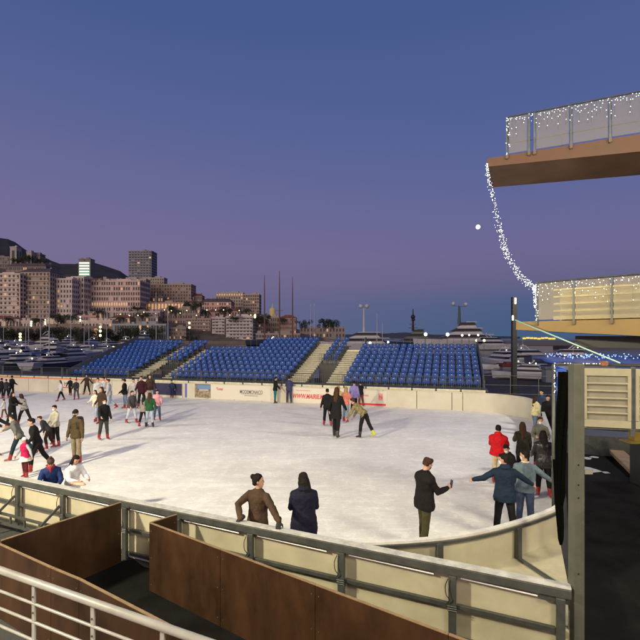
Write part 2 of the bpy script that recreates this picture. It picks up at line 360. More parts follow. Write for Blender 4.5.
# ------------------------------------------------------------------ near fence
nf = thing('rink_barrier', 'straight near barrier with grey steel frame over cream panels', 'barrier', tuple(near_at(253)))
A0 = NA[0]-ND*4.5; B0 = NA[1]+V3((0,0,0))
def nl(t, off, z): return NA[0]+ND*t+NN*off+V3((0,0,z))
TL = (NA[1]-NA[0]).length
MB().beam(nl(-4.5, -.03, 1.035), nl(TL, -.03, 1.035), .10, .11).build('top_beam', STEEL, nf, bevel=.006)
MB().beam(nl(-4.5, .01, 1.10), nl(TL, .01, 1.10), .13, .018).build('frosty_cap', FROST, nf)
xs = [-60, 21, 66, 128, 181, 253, 343, 453, 560]
ts = [(near_at(x)-NA[0]).dot(ND) for x in xs]
for i, t in enumerate(ts):
    o = MB().beam(nl(t, -.07, -.0), nl(t, -.07, .978), .10, .07, up=NN).build('post', STEEL, nf, bevel=.005)
    if 0 < i < 8:
        pts = [nl(t-.05, -.125, .95), nl(t-.085, -.14, .85), nl(t-.07, -.15, .74), nl(t-.03, -.135, .68), nl(t-.06, -.125, .62)]
        MB().tube(smoothpts(pts), .006, 6).build('cable', BLACK, nf)
        mb = MB()
        for k in range(3): mb.tube([nl(t-.06, -.118, .58-.03*k), nl(t+.06, -.118, .585-.03*k)], .006, 5)
        mb.build('strap', STEELD, nf)
for i in range(len(ts)-1):
    a, b = ts[i]+.055, ts[i+1]-.055
    c0, c1 = ts[i]+.004, ts[i+1]-.004
    MB().beam(nl(c0, .04, .50), nl(c1, .04, .50), .03, .93).build('cream_panel', CREAM, nf)
    MB().beam(nl(a, -.045, .56), nl(b, -.045, .56), .05, .06).build('mid_rail', STEEL, nf, bevel=.004)
    MB().beam(nl(a, -.045, .12), nl(b, -.045, .12), .05, .06).build('bottom_rail', STEEL, nf, bevel=.004)
    MB().tube([nl(a+.05, -.03, .945), nl(b-.2, -.03, .925)], .012, 6).build('tube_light', WHITE, nf)
for x0 in (21, 66):
    t = (near_at(x0)-NA[0]).dot(ND); MB().beam(nl(t-.05, -.1, .75), nl(t-.35, -.75, .05), .045, .045).build('brace', STEEL, nf)
MB().beam(nl(TL-.35, -.03, 1.0), nl(TL-.02, -.03, 1.0), .04, .2).build('end_gusset', STEEL, nf)
# ladder-like rack lying behind the brown panel, far left
lr = thing('steel_ladder', 'grey steel ladder frame lying along the foot of the near barrier', 'ladder', tuple(nl(.5, -.35, .1)))
for z in (.22, .42): MB().beam(nl(-3, -.3, z), nl(3.4, -.3, z), .05, .04).build('rail', STEEL, lr)
for k in range(14): MB().beam(nl(-2.8+k*.46, -.3, .24), nl(-2.8+k*.46, -.3, .40), .03, .03, up=ND).build('rung', STEEL, lr)
for k, (a, b) in enumerate((((-.2, -1.0), (1.3, -.75)), ((-.4, -.8), (1.0, -1.2)))):
    o = MB().tube([nl(a[0], a[1], .06+.07*k), nl(b[0], b[1], .06+.07*k)], .035, 8).build('scaffold_pipe', STEEL, smooth=True)
    tag(o, ('grey pipe lying on the ground left of the brown panels', 'second grey pipe resting across the first beside the brown panels')[k], 'pipe')
# tall post at the right end
tp = thing('gate_post', 'tall grey steel channel post at the right end of the near barrier', 'post', (3.17, 5.42, 0))
pz_ = pz(364, 5.47)
MB().box((3.20, 5.46, pz_/2), (.125, .06, pz_)).build('web', POSTM, tp, bevel=.004)
MB().box((3.145, 5.50, pz_/2), (.018, .12, pz_-.004)).build('flange', POSTM, tp)
MB().box((3.262, 5.50, pz_/2), (.018, .12, pz_-.006)).build('flange', POSTM, tp)
for y_ in (465, 485, 498, 574):
    MB().tube([(3.19, 5.427, pz(y_, 5.43)), (3.19, 5.45, pz(y_, 5.43))], .011, 8).build('bolt_hole', BLACK, tp)
for y_ in (472,):
    MB().box((3.32, 5.44, pz(y_, 5.44)), (.10, .012, .055)).build('bracket', mat('pale_bracket', (.2, .2, .17), .5), tp)

# ------------------------------------------------------------------ brown screens
def screen(name, label, pts, h, z0=0.0, posts=True):
    t = thing(name, label, 'screen', tuple(pts[0]))
    for a, b in zip(pts[:-1], pts[1:]):
        a = V3(a); b = V3(b); L_ = (b-a).length; d = (b-a).normalized(); n = max(1, round(L_/1.6))
        for k in range(n):
            p = a+d*(L_*k/n+.004); q_ = a+d*(L_*(k+1)/n-.004)
            z = V3((0,0,z0+h/2)); MB().beam(p+z, q_+z, .03, h).build('sheet', BROWN, t)
            nn_ = V3((-d.y, d.x, 0)); bt_ = MB()
            for zz in (.12, h*.5, h-.12):
                for sd_ in (1, -1):
                    for e_ in (p+d*.05, q_-d*.05): bt_.tube([e_+nn_*sd_*.014+V3((0,0,z0+zz)), e_+nn_*sd_*.019+V3((0,0,z0+zz))], .010, 8)
            bt_.build('screw_heads', STEELD, t)
            z = V3((0,0,z0+h+.006)); MB().beam(p+z, q_+z, .034, .01).build('top_edge', BROWNL, t)
    return t
def G2(p): return V3((p[0], p[1], 0))
C1 = gp(150, 523, 1.12); C2 = gp(177, 514.5, 1.12); C3 = gp(455, 637, 1.12); C1.z = C2.z = C3.z = 0
dC = (C3-C1).normalized()
screen('brown_screen', 'dark reddish brown sheet screen in the foreground centre below the near barrier', [C2, C1, C3+dC*1.6], 1.12)
A1 = gp(121, 502.5, 1.12); A2 = gp(1, 541, 1.12); A1.z = A2.z = 0; dA = (A2-A1).normalized()
screen('brown_screen', 'brown sheet screen reaching back to the near barrier on the left', [A1, A2-dA*.0], 1.12)
B1 = gp(-22, 541, 1.12); B2 = gp(52, 566.5, 1.12); B3 = gp(80, 578, 1.12); B4 = gp(210, 645, 1.12)
for p in (B1, B2, B3, B4): p.z = 0
dB = (B4-B3).normalized()
screen('brown_screen', 'brown sheet screen directly behind the white foreground railing', [A2+V3((-.55,.25,0)), A2+V3((.02, -.06, 0)), B2, B3, B4+dB*1.5], 1.10)
strct('walkway_mat', MB().add([p+V3((0,0,.006)) for p in (A2, A1+V3((.1,.2,0)), near_at(150)-NN*.15, near_at(500)-NN*.15, V3((3.4, 3, 0)), V3((-1, 2.5, 0)), B4, B2)], [tuple(range(8))]), RUBBER)
strct('rubber_floor', MB().add([V3(p)+V3((0,0,.008)) for p in ((3.3, 5.2, 0), (3.6, 6.6, 0), (4.6, 8.05, 0), (6.45, 11.5, 0), (9.0, 17.1, 0), (10.7, 20.8, 0), (18, 19, 0), (18, -4, 0), (3.4, -4, 0))], [tuple(range(9))]), RUBBER)
# ------------------------------------------------------------------ white foreground railing
rz0 = 2.2
def rp(t, z): # along the rail line
    a = V3((px(0, 2.0*F/(570-HZ)), 2.0*F/(570-HZ), 0)); b = V3((px(200, 2.0*F/(640-HZ)), 2.0*F/(640-HZ), 0)); return a+(b-a)*t+V3((0,0,z))
rl = thing('railing', 'white tubular metal railing in the bottom left foreground', 'railing', tuple(rp(.3, 1.0)))
MB().tube([rp(-1.2, 2.2), rp(2.2, 2.2)], .029, 16).build('handrail', RAILW, rl, smooth=True)
for z in (2.02, 1.87, 1.72, 1.57, 1.42): MB().tube([rp(-1.2, z), rp(2.2, z)], .0115, 10).build('bar', RAILW, rl, smooth=True)
def rt(x):
    best = min([k*.002-1 for k in range(1500)], key=lambda t: abs(320+F*rp(t, 0).x/rp(t, 0).y-x)); return best
t1, t2 = rt(34), rt(93); dt = t2-t1
for k in range(-3, 4):
    t = t1+k*dt; d = (rp(1, 0)-rp(0, 0)).normalized()
    MB().beam(rp(t, 1.2), rp(t, 2.175), .04, .014, up=V3((-d.y, d.x, 0))).build('post', RAILW, rl, bevel=.003)
    for z in (2.08, 1.95): MB().tube([rp(t, z)-V3((-d.y, d.x, 0))*.006, rp(t, z)-V3((-d.y, d.x, 0))*.013], .008, 8).build('screw', STEEL, rl)
strct('terrace_floor', MB().add([rp(-1.4, 1.2), rp(2.3, 1.2), V3((2.5, -4, 1.2)), V3((-9, -4, 1.2))], [(0,1,2,3)]), CONC)

# ------------------------------------------------------------------ grandstand
gs = thing('grandstand', 'long stepped metal grandstand carrying rows of blue seats behind the far barrier', 'grandstand', tuple(uv(-6, 1)))
PIT = .8; RISE = .262; V0 = 2.0; Z0 = .9
def rowz(r): return Z0+RISE*r
def tiers(u0, u1, r0, r1, m=STEELD):
    for r in range(r0, r1):
        zt = rowz(r); v = V0+PIT*r-.35
        MB().box(uv((u0+u1)/2, v+PIT/2, zt-.03), (u1-u0-.01, PIT, .06), MU).build('tier_deck', m, gs)
        MB().box(uv((u0+u1)/2, v+.02, zt-.06-(RISE-.06)/2+.0), (u1-u0-.02, .02, RISE-.07), MU).build('riser', STEELD, gs)
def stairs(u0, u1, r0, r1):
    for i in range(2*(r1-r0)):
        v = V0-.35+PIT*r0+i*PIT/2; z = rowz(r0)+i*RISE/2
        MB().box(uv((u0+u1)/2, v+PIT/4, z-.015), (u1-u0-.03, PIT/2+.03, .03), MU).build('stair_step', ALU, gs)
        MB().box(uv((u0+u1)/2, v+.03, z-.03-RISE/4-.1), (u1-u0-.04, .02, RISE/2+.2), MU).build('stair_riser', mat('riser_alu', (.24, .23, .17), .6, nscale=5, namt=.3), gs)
BL = [('leftmost', -21.8, -16.3, 0, 10), ('short left', -15.2, -13.6, 4, 10), ('centre', -12.5, -8.1, 0, 8), ('centre', -8.1, -3.1, 0, 11), ('short middle', -1.7, -.3, 5, 11), ('right', 1.0, 9.8, 0, 9)]
for nm, a, b, r0, r1 in BL: tiers(a, b, r0, r1)
stairs(-16.3, -15.2, 0, 10); stairs(-13.5, -12.5, 0, 9); stairs(-3.1, -1.75, 0, 11); stairs(-.28, 1.0, 0, 9)
MB().box(uv(.2, V0+PIT*9+.5, rowz(9)-.1), (2.6, 1.6, .1), MU).build('landing', ALU, gs)
# walkway deck in front + lit fascia
MB().box(uv(-11.95, .95, Z0+.24), (43.9, 1.35, .08), MU).build('front_walkway', STEELD, gs)
k = -33.5
while k < 9.6:
    MB().box(uv(k+.7, .25, Z0+.21), (1.30, .03, .17), MU).build('fascia_plate', mat('fascia_alu', (.52, .50, .36), .5, nscale=4, namt=.2), gs); k += 1.4
# vomitory boxes
for (a, b, r) in ((-15.2, -13.6, 4), (-1.7, -.3, 5)):
    MB().box(uv((a+b)/2, V0+PIT*r-.45, (rowz(r)+.0)/2+.3), (b-a, .05, rowz(r)-.6), MU).build('entrance_wall', BLACK, gs)
    mb = MB()
    for kk in range(9):
        uu = a+(b-a)*kk/8; mb.tube([uv(uu, V0+PIT*r-.5, rowz(r)-.2), uv(uu, V0+PIT*r-.5, rowz(r)+.75)], .014, 5)
    for z in (.75, .4): mb.tube([uv(a, V0+PIT*r-.5, rowz(r)+z), uv(b, V0+PIT*r-.5, rowz(r)+z)], .02, 6)
    mb.build('entrance_rail', STEELD, gs)
# side panels
for uu, r1 in ((9.85, 9), (-21.85, 10)):
    poly = [uv(uu, V0-.45, 0), uv(uu, V0-.45, Z0+.75), uv(uu, V0+PIT*r1, rowz(r1)+.9), uv(uu, V0+PIT*r1, 0)]
    vs = poly+[p+U*.06 for p in poly]
    MB().add(vs, [(0,1,2,3), (7,6,5,4), (0,4,5,1), (1,5,6,2), (2,6,7,3), (3,7,4,0)]).build('side_panel', mat('side_mesh', (.07, .08, .10), .6), gs)
# back rails with posts
def back_rail(u0, u1, r1, h=1.0):
    mb = MB(); v = V0+PIT*r1-.3; z = rowz(r1-1)
    n = max(1, int((u1-u0)/.55))
    for z_ in (h, h*.55): MB().tube([uv(u0, v, z+z_), uv(u1, v, z+z_)], .02, 6).build('back_rail_bar', STEEL, gs)
    for k in range(n+1):
        uu = u0+(u1-u0)*k/n; MB().tube([uv(uu, v, z-.2), uv(uu, v, z+h)], .014, 6).build('back_rail_post', STEEL, gs)
back_rail(1.0, 9.8, 9, 1.15); back_rail(-12.5, -8.1, 8, 1.3); back_rail(-8.1, -3.1, 11, .45); back_rail(-21.8, -16.3, 10, .8)
for r in (8, 9, 10):
    pass
MB().box(uv(1.15, V0+PIT*9+.2, rowz(9)+.5), (.05, .7, 1.0), MU).build('back_rail_panel', STEELD, gs)
# support legs
mbx = None
for k in range(23):
    uu = -21.5+k*1.42
    MB().tube([uv(uu, .5, 0), uv(uu, .5, Z0-.09)], .03, 6).build('support_leg', STEELD, gs)
# seats
def seat_mesh():
    mb = MB(); w = .21
    prof = [(-.20, .40), (-.21, .43), (-.10, .41), (.04, .40), (.13, .41), (.175, .47), (.20, .60), (.22, .74), (.235, .76)]
    vs = []; fs = []
    cols = [-1, -.8, -.3, .3, .8, 1]
    for i, (y, z) in enumerate(prof):
        for c in cols:
            lift = .035*(abs(c)**3); narrow = .92 if i >= 7 else 1
            fw = -.04*(abs(c)**2) if i > 4 else 0
            vs.append(V3((c*w*narrow, y+fw, z+(lift if i < 5 else 0)-(.03*abs(c)**3 if i >= 7 else 0))))
    n = len(cols)
    for i in range(len(prof)-1):
        for k in range(n-1): fs.append((i*n+k, i*n+k+1, (i+1)*n+k+1, (i+1)*n+k))
    m0 = len(vs); vs2 = [v+V3((0, .012, -.018)) for v in vs]
    fs2 = [tuple(reversed([j+m0 for j in f])) for f in fs]
    rim = []
    P = len(prof)
    edge = [k for k in range(n)]+[(i)*n+n-1 for i in range(1, P)]+[(P-1)*n+k for k in range(n-2, -1, -1)]+[i*n for i in range(P-2, 0, -1)]
    for a, b in zip(edge, edge[1:]+edge[:1]): rim.append((a, m0+a, m0+b, b))
    mb.add(vs+vs2, fs+fs2+rim)
    mb.box((0, .03, .20), (.06, .10, .38), mi=1); mb.box((0, .185, .665), (.05, .012, .035), Matrix.Rotation(R(8), 3, 'X'), mi=2)  # small white box on the backrest stands in for a floodlight glint
    return mb
sm = seat_mesh()
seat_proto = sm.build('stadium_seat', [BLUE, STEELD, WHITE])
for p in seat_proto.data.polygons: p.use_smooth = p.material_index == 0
ORD = ['first','second','third','fourth','fifth','sixth','seventh','eighth','ninth','tenth','eleventh','twelfth','thirteenth','fourteenth','fifteenth','sixteenth','seventeenth','eighteenth','nineteenth','twentieth','twenty-first']
sl = []
for nm, a, b, r0, r1 in BL:
    n = int((b-a)/.5)
    for r in range(r0, r1):
        for k in range(n):
            kk = k+(8 if nm == 'centre' and a > -9 else 0)
            sl.append((uv(a+(b-a)*(k+.5)/n+random.uniform(-.008,.008), V0+PIT*r, rowz(r)), nm, r-r0 if nm.startswith('short') else r, kk))
sl.sort(key=lambda s_: (s_[0]-V3((0,0,CH))).length)
rest = MB()
first = True
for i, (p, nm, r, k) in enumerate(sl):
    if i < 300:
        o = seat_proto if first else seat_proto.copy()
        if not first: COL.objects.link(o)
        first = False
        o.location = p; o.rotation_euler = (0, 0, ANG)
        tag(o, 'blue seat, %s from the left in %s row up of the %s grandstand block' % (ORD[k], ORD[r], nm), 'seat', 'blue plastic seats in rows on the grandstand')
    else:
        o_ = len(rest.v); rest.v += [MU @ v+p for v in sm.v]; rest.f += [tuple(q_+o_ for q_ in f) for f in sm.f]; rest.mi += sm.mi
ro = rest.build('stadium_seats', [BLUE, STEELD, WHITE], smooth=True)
tag(ro, 'remaining rows of blue plastic seats farther back on the left of the grandstand', 'seats', kind='stuff')
# front guard rails
def guard_rail(u, w):
    t = thing('guard_rail', 'x', 'guard rail', tuple(uv(u, .32, Z0+.28)), ANG, 'grey guard rails along the front of the grandstand')
    for z, r_ in ((.98, .024), (.12, .018)): MB().tube([(-w/2, 0, z), (w/2, 0, z)], r_, 6).build('rail', STEEL, t)
    for s_ in (-1, 1): MB().tube([(s_*(w/2-.03), 0, 0), (s_*(w/2-.03), 0, .98)], .024, 6).build('post', STEEL, t)
    mb = MB(); n = int(w/.125)
    b0 = MB().tube([(0, 0, .12), (0, 0, .97)], .009, 5).build('bar', STEEL, t)
    b0.location.x = -w/2+w/n
    for k in range(2, n): inst(b0, t, (-w/2+w*k/n, 0, 0))
    return t
g0 = guard_rail(8.6, 2.0); g0.scale.z = .74; index_kids(g0); g0['label'] = 'grey barred guard rail, rightmost one in front of the right block of blue seats'
descr = ['second', 'third', 'fourth', 'fifth', 'sixth', 'seventh', 'eighth', 'ninth', 'tenth', 'eleventh', 'twelfth', 'thirteenth', 'fourteenth', 'fifteenth', 'sixteenth', 'seventeenth', 'eighteenth', 'nineteenth', 'twentieth', 'twenty-first']
for k in range(20):
    t = copy_tree(g0); t.location = uv(6.56-2.04*k, .32, Z0+.28)
    t['label'] = 'grey barred guard rail, %s from the right along the front of the grandstand' % descr[k]
# right extension of rail behind the curved board
g1r = [V3((9.6, 25.9, 0)), V3((15.5, 24.6, 0))]
er = thing('railing', 'grey two bar railing behind the far right corner of the rink', 'railing', tuple(g1r[0]))
for z in (2.0, 1.45, .95): MB().tube([g1r[0]+V3((0,0,z)), g1r[1]+V3((0,0,z))], .022, 6).build('rail', STEEL, er)
for k in range(5):
    p = g1r[0].lerp(g1r[1], k/4); MB().tube([p, p+V3((0,0,2.0))], .025, 6).build('post', STEEL, er)

# ------------------------------------------------------------------ banners on the far board
TXT = []
def text(s_, size, m, name, parent, loc, rot, bold=0, shear=0, align='CENTER', sx=1):
    c = bpy.data.curves.new(name, 'FONT'); c.body = s_; c.size = size; c.offset = bold; c.shear = shear; c.extrude = .002; c.align_x = align
    c.materials.append(m); o = bpy.data.objects.new(name, c); COL.objects.link(o); o.parent = parent; o.location = loc; o.rotation_euler = rot; o.scale = (sx, 1, 1)
    TXT.append(o); return o
RED = mat('red_print', (.50, .03, .04), .5); INK = mat('dark_print', (.07, .06, .07), .5); PRW = mat('print_white', (.54, .52, .44), .5)
def u_at(x, v=0.0):
    r = (x-320)/F; # (U.x u + VV.x v) = r (O.y + U.y u + VV.y v)
    return (r*(O.y+VV.y*v)-VV.x*v)/(U.x-r*U.y)
def banner(x0, x1, z0, z1, m, label, parts):
    a, b = u_at(x0), u_at(x1); t = thing('banner', label, 'banner', tuple(uv((a+b)/2, -.012, 0)), ANG)
    MB().box((0, 0, (z0+z1)/2), (b-a, .012, z1-z0)).build('sheet', m, t)
    for p in parts: p(t, b-a)
    return t
RT = (R(90), 0, 0)
banner(211, 271, .06, 1.03, PRW, 'white advertising banner with dark MODEMONACO lettering and small red logo', [
    lambda t, w: text('MODEMONACO', .34, INK, 'lettering', t, (.80, -.01, .50), RT, bold=.004, sx=.66),
    lambda t, w: text('www.modemonaco.com', .13, INK, 'lettering', t, (.80, -.01, .33), RT, sx=.75),
    lambda t, w: text('Total', .24, RED, 'lettering', t, (-1.55, -.01, .66), RT, bold=.006),
    lambda t, w: MB().box((.80, -.009, .46), (1.5, .004, .02)).build('rule', INK, t)])
def photo_part(t, w):
    MB().box((0, -.009, .83), (w, .004, .3)).build('sky_area', mat('ad_sky', (.12, .2, .36), .5), t)
    mb = MB(); mb.box((0, -.012, .36), (w, .004, .5)); mb.box((-w*.42, -.012, .78), (w*.15, .004, .35)); mb.build('dark_area', mat('ad_dark', (.12, .08, .05), .6, nscale=6, namt=.8, col2=(.4, .33, .22)), t)
    MB().box((.1, -.016, .62), (w*.6, .004, .12)).build('pale_shape', mat('ad_pale', (.35, .33, .3), .6), t)
banner(195, 210.5, .10, 1.02, INK, 'dark photographic poster beside the white banner on the far barrier', [photo_part])
banner(289, 353, .06, 1.0, PRW, 'white banner with large red www address lettering behind the central skaters', [
    lambda t, w: text('WWW.MAIRIE.MC', .40, RED, 'lettering', t, (-w*.175, -.01, .34), RT, bold=.012, shear=.2, sx=.70),
    lambda t, w: text('VILLE DE MONACO', .11, RED, 'lettering', t, (-w*.27, -.01, .80), RT)])
banner(360, 387, .04, .98, PRW, 'small white banner with a red crest and red stripe right of the skaters', [
    lambda t, w: MB().box((-.05, -.009, .14), (w*.98, .004, .13)).build('stripe', RED, t),
    lambda t, w: MB().box((.45, -.009, .62), (.28, .004, .42)).build('crest', mat('crest_pink', (.6, .25, .22), .5), t),
    lambda t, w: text('N', .28, RED, 'lettering', t, (.45, -.013, .52), RT),
    lambda t, w: text('MAIRIE', .14, RED, 'lettering', t, (-.5, -.01, .62), RT)])
banner(152, 182, .18, 1.0, mat('navy_sheet', (.015, .015, .06), .5, nscale=2, namt=.4), 'dark navy blue banner on the far barrier left of the centre block', [])
banner(185, 187, 0.06, 1.04, mat('blue_strip', (.10, .12, .35), .5), 'narrow blue vertical strip between two cream boards', [])
banner(61, 71, .35, 1.0, PRW, 'small white poster with a red base line on the far left barrier', [
    lambda t, w: MB().box((0, -.009, .42), (w, .004, .07)).build('stripe', RED, t),
    lambda t, w: text('M', .4, INK, 'lettering', t, (.0, -.01, .55), RT)])

# ------------------------------------------------------------------ LED helpers
def bulbs(t, pts, m, r=.016, nmax=100, vis=None):
    me = MB().ball((0,0,0), r, 6, 4); w = V3(t['_w'])
    pts = sorted(pts, key=lambda p: (p-V3((0,0,CH))).length)
    o0 = me.build('bulb', m, None); o0.parent = t; o0.location = pts[0]-w
    for p in pts[1:nmax]: inst(o0, t, p-w)
    if len(pts) > nmax:
        mb = MB()
        for p in pts[nmax:]: mb.ball(p, r, 5, 4)
        tag(mb.build('bulbs', m, t), kind='stuff')
# ------------------------------------------------------------------ decks at the right
def deck(label, xa, Da, xb, Db, yt, ztop, t0, t1, wid, mf, endx=20, rail_from=None, posts=(), yrail=1.08):
    a = V3((px(xa, Da), Da, 0)); b = V3((px(xb, Db), Db, 0)); d = (b-a).normalized(); n = V3((-d.y, d.x, 0))
    t = thing('viewing_deck', label, 'deck', tuple(a+V3((0,0,ztop-t0))))
    Lf = (b-a).length; Lx = 9.0
    def tk(s_): return t0+(t1-t0)*s_/Lf
    # body: tapered slab
    vs = []
    for s_ in (0, Lx):
        th = tk(s_)
        for off, z in ((0, ztop), (0, ztop-th), (wid, ztop-th*.95), (wid, ztop)): vs.append(a+d*s_+n*off+V3((0,0,z)))
    MB().add(vs, [(0,1,2,3), (7,6,5,4), (0,4,5,1), (2,6,7,3), (3,7,4,0)]).build('slab', mf, t)
    under = [a+d*.05+n*.06+V3((0,0,ztop-t0-.012)), a+d*.05+n*(wid-.05)+V3((0,0,ztop-t0*.95-.012)), a+d*Lx+n*(wid-.05)+V3((0,0,ztop-tk(Lf*1.6)*.95-.012)), a+d*Lx+n*.06+V3((0,0,ztop-tk(Lf*1.6)-.012))]
    MB().add(vs and [vs[1]+V3((0,0,-.008)), vs[2]+V3((0,0,-.008)), vs[6]+V3((0,0,-.008)), vs[5]+V3((0,0,-.008))], [(3,2,1,0)]).build('underside', DECKU if mf is DECKO else mat('yellow_underside', (.30, .21, .09), .6, nscale=.8, namt=.3), t)
    return t, a, d, n
def s_at(a, d, x):
    r = (x-320)/F; return (r*a.y-a.x)/(d.x-r*d.y)
t, a, d, n = deck('upper cantilevered brown deck with glass railing hung with lights', 487, 12.8, 640, 11.25, 158, 9.42, .24, .45, 1.95, DECKO)
UP = (t, a, d, n, 9.42)
def rail_on(t, a, d, n, ztop, xs, h, gaps=(), far=True, wid=1.85, gm=None):
    S_ = [s_at(a, d, x) for x in xs]
    for i, s_ in enumerate(S_):
        p = a+d*s_-n*.02
        MB().beam(p+V3((0,0,ztop-.12)), p+V3((0,0,ztop+h)), .05, .025, up=n).build('post', STEELD, t)
        MB().box(p+V3((0,0,ztop-.05))-n*.015, (.07, .05, .11), Matrix.Rotation(math.atan2(d.y, d.x), 3, 'Z')).build('post_clamp', mat('clamp', (.10, .07, .05), .5), t)
    for i in range(len(S_)-1):
        if i in gaps: continue
        p, q_ = a+d*(S_[i]+.04), a+d*(S_[i+1]-.04); z = V3((0,0,ztop+h/2+.01))
        MB().beam(p+z, q_+z, .012, h-.06).build('glass_panel', gm or GLASS, t)
    MB().tube([a+d*S_[0]-n*.02+V3((0,0,ztop+h)), a+d*S_[-1]-n*.02+V3((0,0,ztop+h))], .022, 8).build('handrail', STEELD, t)
    if far:
        for k in range(6):
            p = a+d*(S_[0]+1.5+k*1.25)+n*wid
            MB().beam(p+V3((0,0,ztop)), p+V3((0,0,ztop+h)), .04, .025, up=n).build('post', STEELD, t)
        MB().tube([a+d*S_[0]+n*wid+V3((0,0,ztop+h)), a+d*S_[-1]+n*wid+V3((0,0,ztop+h))], .018, 8).build('handrail', STEELD, t)
        MB().tube([a+d*S_[0]-n*.02+V3((0,0,ztop+h)), a+d*S_[0]+n*wid+V3((0,0,ztop+h))], .018, 8).build('handrail', STEELD, t)
    return S_
SU = rail_on(t, a, d, n, 9.42, [507, 529, 534.5, 571, 610, 655, 710, 800], 1.08, gaps=(1,))
t2, a2, d2, n2 = deck('lower cantilevered yellow deck with glass railing and hanging lights', 516, 12.8, 640, 10.7, 321, 4.67, .23, .42, 2.4, DECKY)
SL = rail_on(t2, a2, d2, n2, 4.67, [537, 574, 612, 655, 720, 800], 1.09, far=True, wid=2.2, gm=GLASSY)
# icicle lights
def icicles(label, a, d, n, s0, s1, z, nstr, mx, dens):
    t = thing('icicle_lights', label, 'string lights', tuple(a+d*s0+V3((0,0,z))))
    pts = []; mb = MB()
    for k in range(nstr):
        s_ = s0+(s1-s0)*(k+random.random()*.7)/nstr; L_ = .1+(mx-.1)*random.random()**1.8; c = max(2, int(L_*dens))
        base = a+d*s_-n*random.uniform(.05, .09)+V3((0,0,z-.02)); mb.tube([base, base-V3((0,0,L_))], .0025, 4)
        for j in range(c):
            pts.append(base-V3((0,0,L_*(j+random.uniform(.1,.9))/c))+V3((random.uniform(-.02,.02), 0, 0)))
    mb.tube([a+d*s0-n*.06+V3((0,0,z)), a+d*s1-n*.06+V3((0,0,z))], .004, 5)
    mb.build('wire', BLACK, t); bulbs(t, pts, GLOW, .0075); return t
icicles('small white icicle lights along the upper deck railing', a, d, n, SU[0], SU[0]+4.6, 10.48, 70, .6, 6)
icicles('small white icicle lights along the lower deck railing', a2, d2, n2, SL[0], SL[0]+5.0, 5.74, 66, .7, 6)
# end-post string of upper deck & lower deck
# garland between decks
G = [a+V3((0,0,9.25))-n*.03]
gpx = [(489, 180), (495, 205), (502, 238), (509, 258), (520, 276), (533, 287)]
for (x, y) in gpx: G.append(V3((px(x, 12.6), 12.6, pz(y, 12.6))))
G += [V3((px(535, 12.4), 12.4, pz(292, 12.4))), V3((px(535, 12.4), 12.4, pz(307, 12.4)))]
gt = thing('light_garland', 'sparkling white light garland hanging in a curve between the two decks', 'string lights', tuple(G[0]))
gg = smoothpts(G, 8); MB().tube(gg, .008, 6).build('cable', BLACK, gt)
bp_ = []
for i in range(620):
    f_ = random.random()*(len(gg)-1.01); i0 = int(f_); p = gg[i0].lerp(gg[i0+1], f_-i0); th = .035+.10*math.sin(math.pi*min(1, f_/(len(gg)-1)))
    bp_.append(p+V3((random.gauss(0, th*.34), random.gauss(0, th*.34), random.gauss(0, th*.4))))
bulbs(gt, bp_, GLOW, .0058)
for (zz0, lab, aa, dd, ss, nn_) in ((9.42, 'vertical string of white lights on the end post of the upper deck', a, d, SU[0], n), (4.67, 'vertical string of white lights on the end post of the lower deck', a2, d2, SL[0], n2)):
    p0 = aa+dd*(ss+.02)-nn_*.06; tt = thing('string_lights', lab, 'string lights', tuple(p0+V3((0,0,zz0))))
    MB().tube([p0+V3((0,0,zz0+1.05)), p0+V3((0,0,zz0))], .004, 5).build('cable', BLACK, tt)
    bulbs(tt, [p0+V3((random.uniform(-.05,.05), random.uniform(-.03,.03), zz0+1.05*random.random())) for _ in range(20)], GLOW, .009)
# stairs behind the lower glass, lit by a warm lamp
stt = thing('staircase', 'pale open tread staircase lit warm yellow behind the lower deck glass', 'staircase', tuple(a2+d2*SL[0]+n2*1.4+V3((0,0,4.7))))
CRM = mat('cream_tread', (.42, .38, .24), .5, nscale=3, namt=.15)
for k in range(5):
    MB().beam(a2+d2*(SL[0]+.05)+n2*1.3+V3((0,0,4.80+k*.21)), a2+d2*(SL[0]+2.6-k*.1)+n2*1.5+V3((0,0,4.80+k*.21)), .26, .05+(.06 if k == 0 else 0)).build('tread', CRM, stt)
for off in (.1, 2.2):
    MB().beam(a2+d2*(SL[0]+off)+n2*1.75+V3((0,0,4.69)), a2+d2*(SL[0]+off)+n2*1.75+V3((0,0,5.72)), .05, .05, up=n2).build('stringer', CRM, stt)
MB().beam(a2+d2*(SL[0]+.1)+n2*1.72+V3((0,0,5.2)), a2+d2*(SL[0]+2.3)+n2*1.72+V3((0,0,5.2)), .02, .98).build('back_sheet', mat('back_sheet', (.40, .38, .30), .5, nscale=2, namt=.2), stt)
lp = a2+d2*(SL[0]+.8)+n2*.5+V3((0,0,5.45))
lamp = thing('deck_lamp', 'small warm lamp glowing behind the lower deck glass', 'lamp', tuple(lp))
MB().ball(lp, .035, 8, 6).build('bulb', GLOWY, lamp); MB().tube([lp+V3((0,0,.03)), lp+V3((0,0,.12))], .02, 8).build('socket', STEELD, lamp)
light('deck_lamp_light', 'POINT', lp-n2*.0+V3((0,0,-.06)), 45, (1, .72, .3), shadow_soft_size=.05)
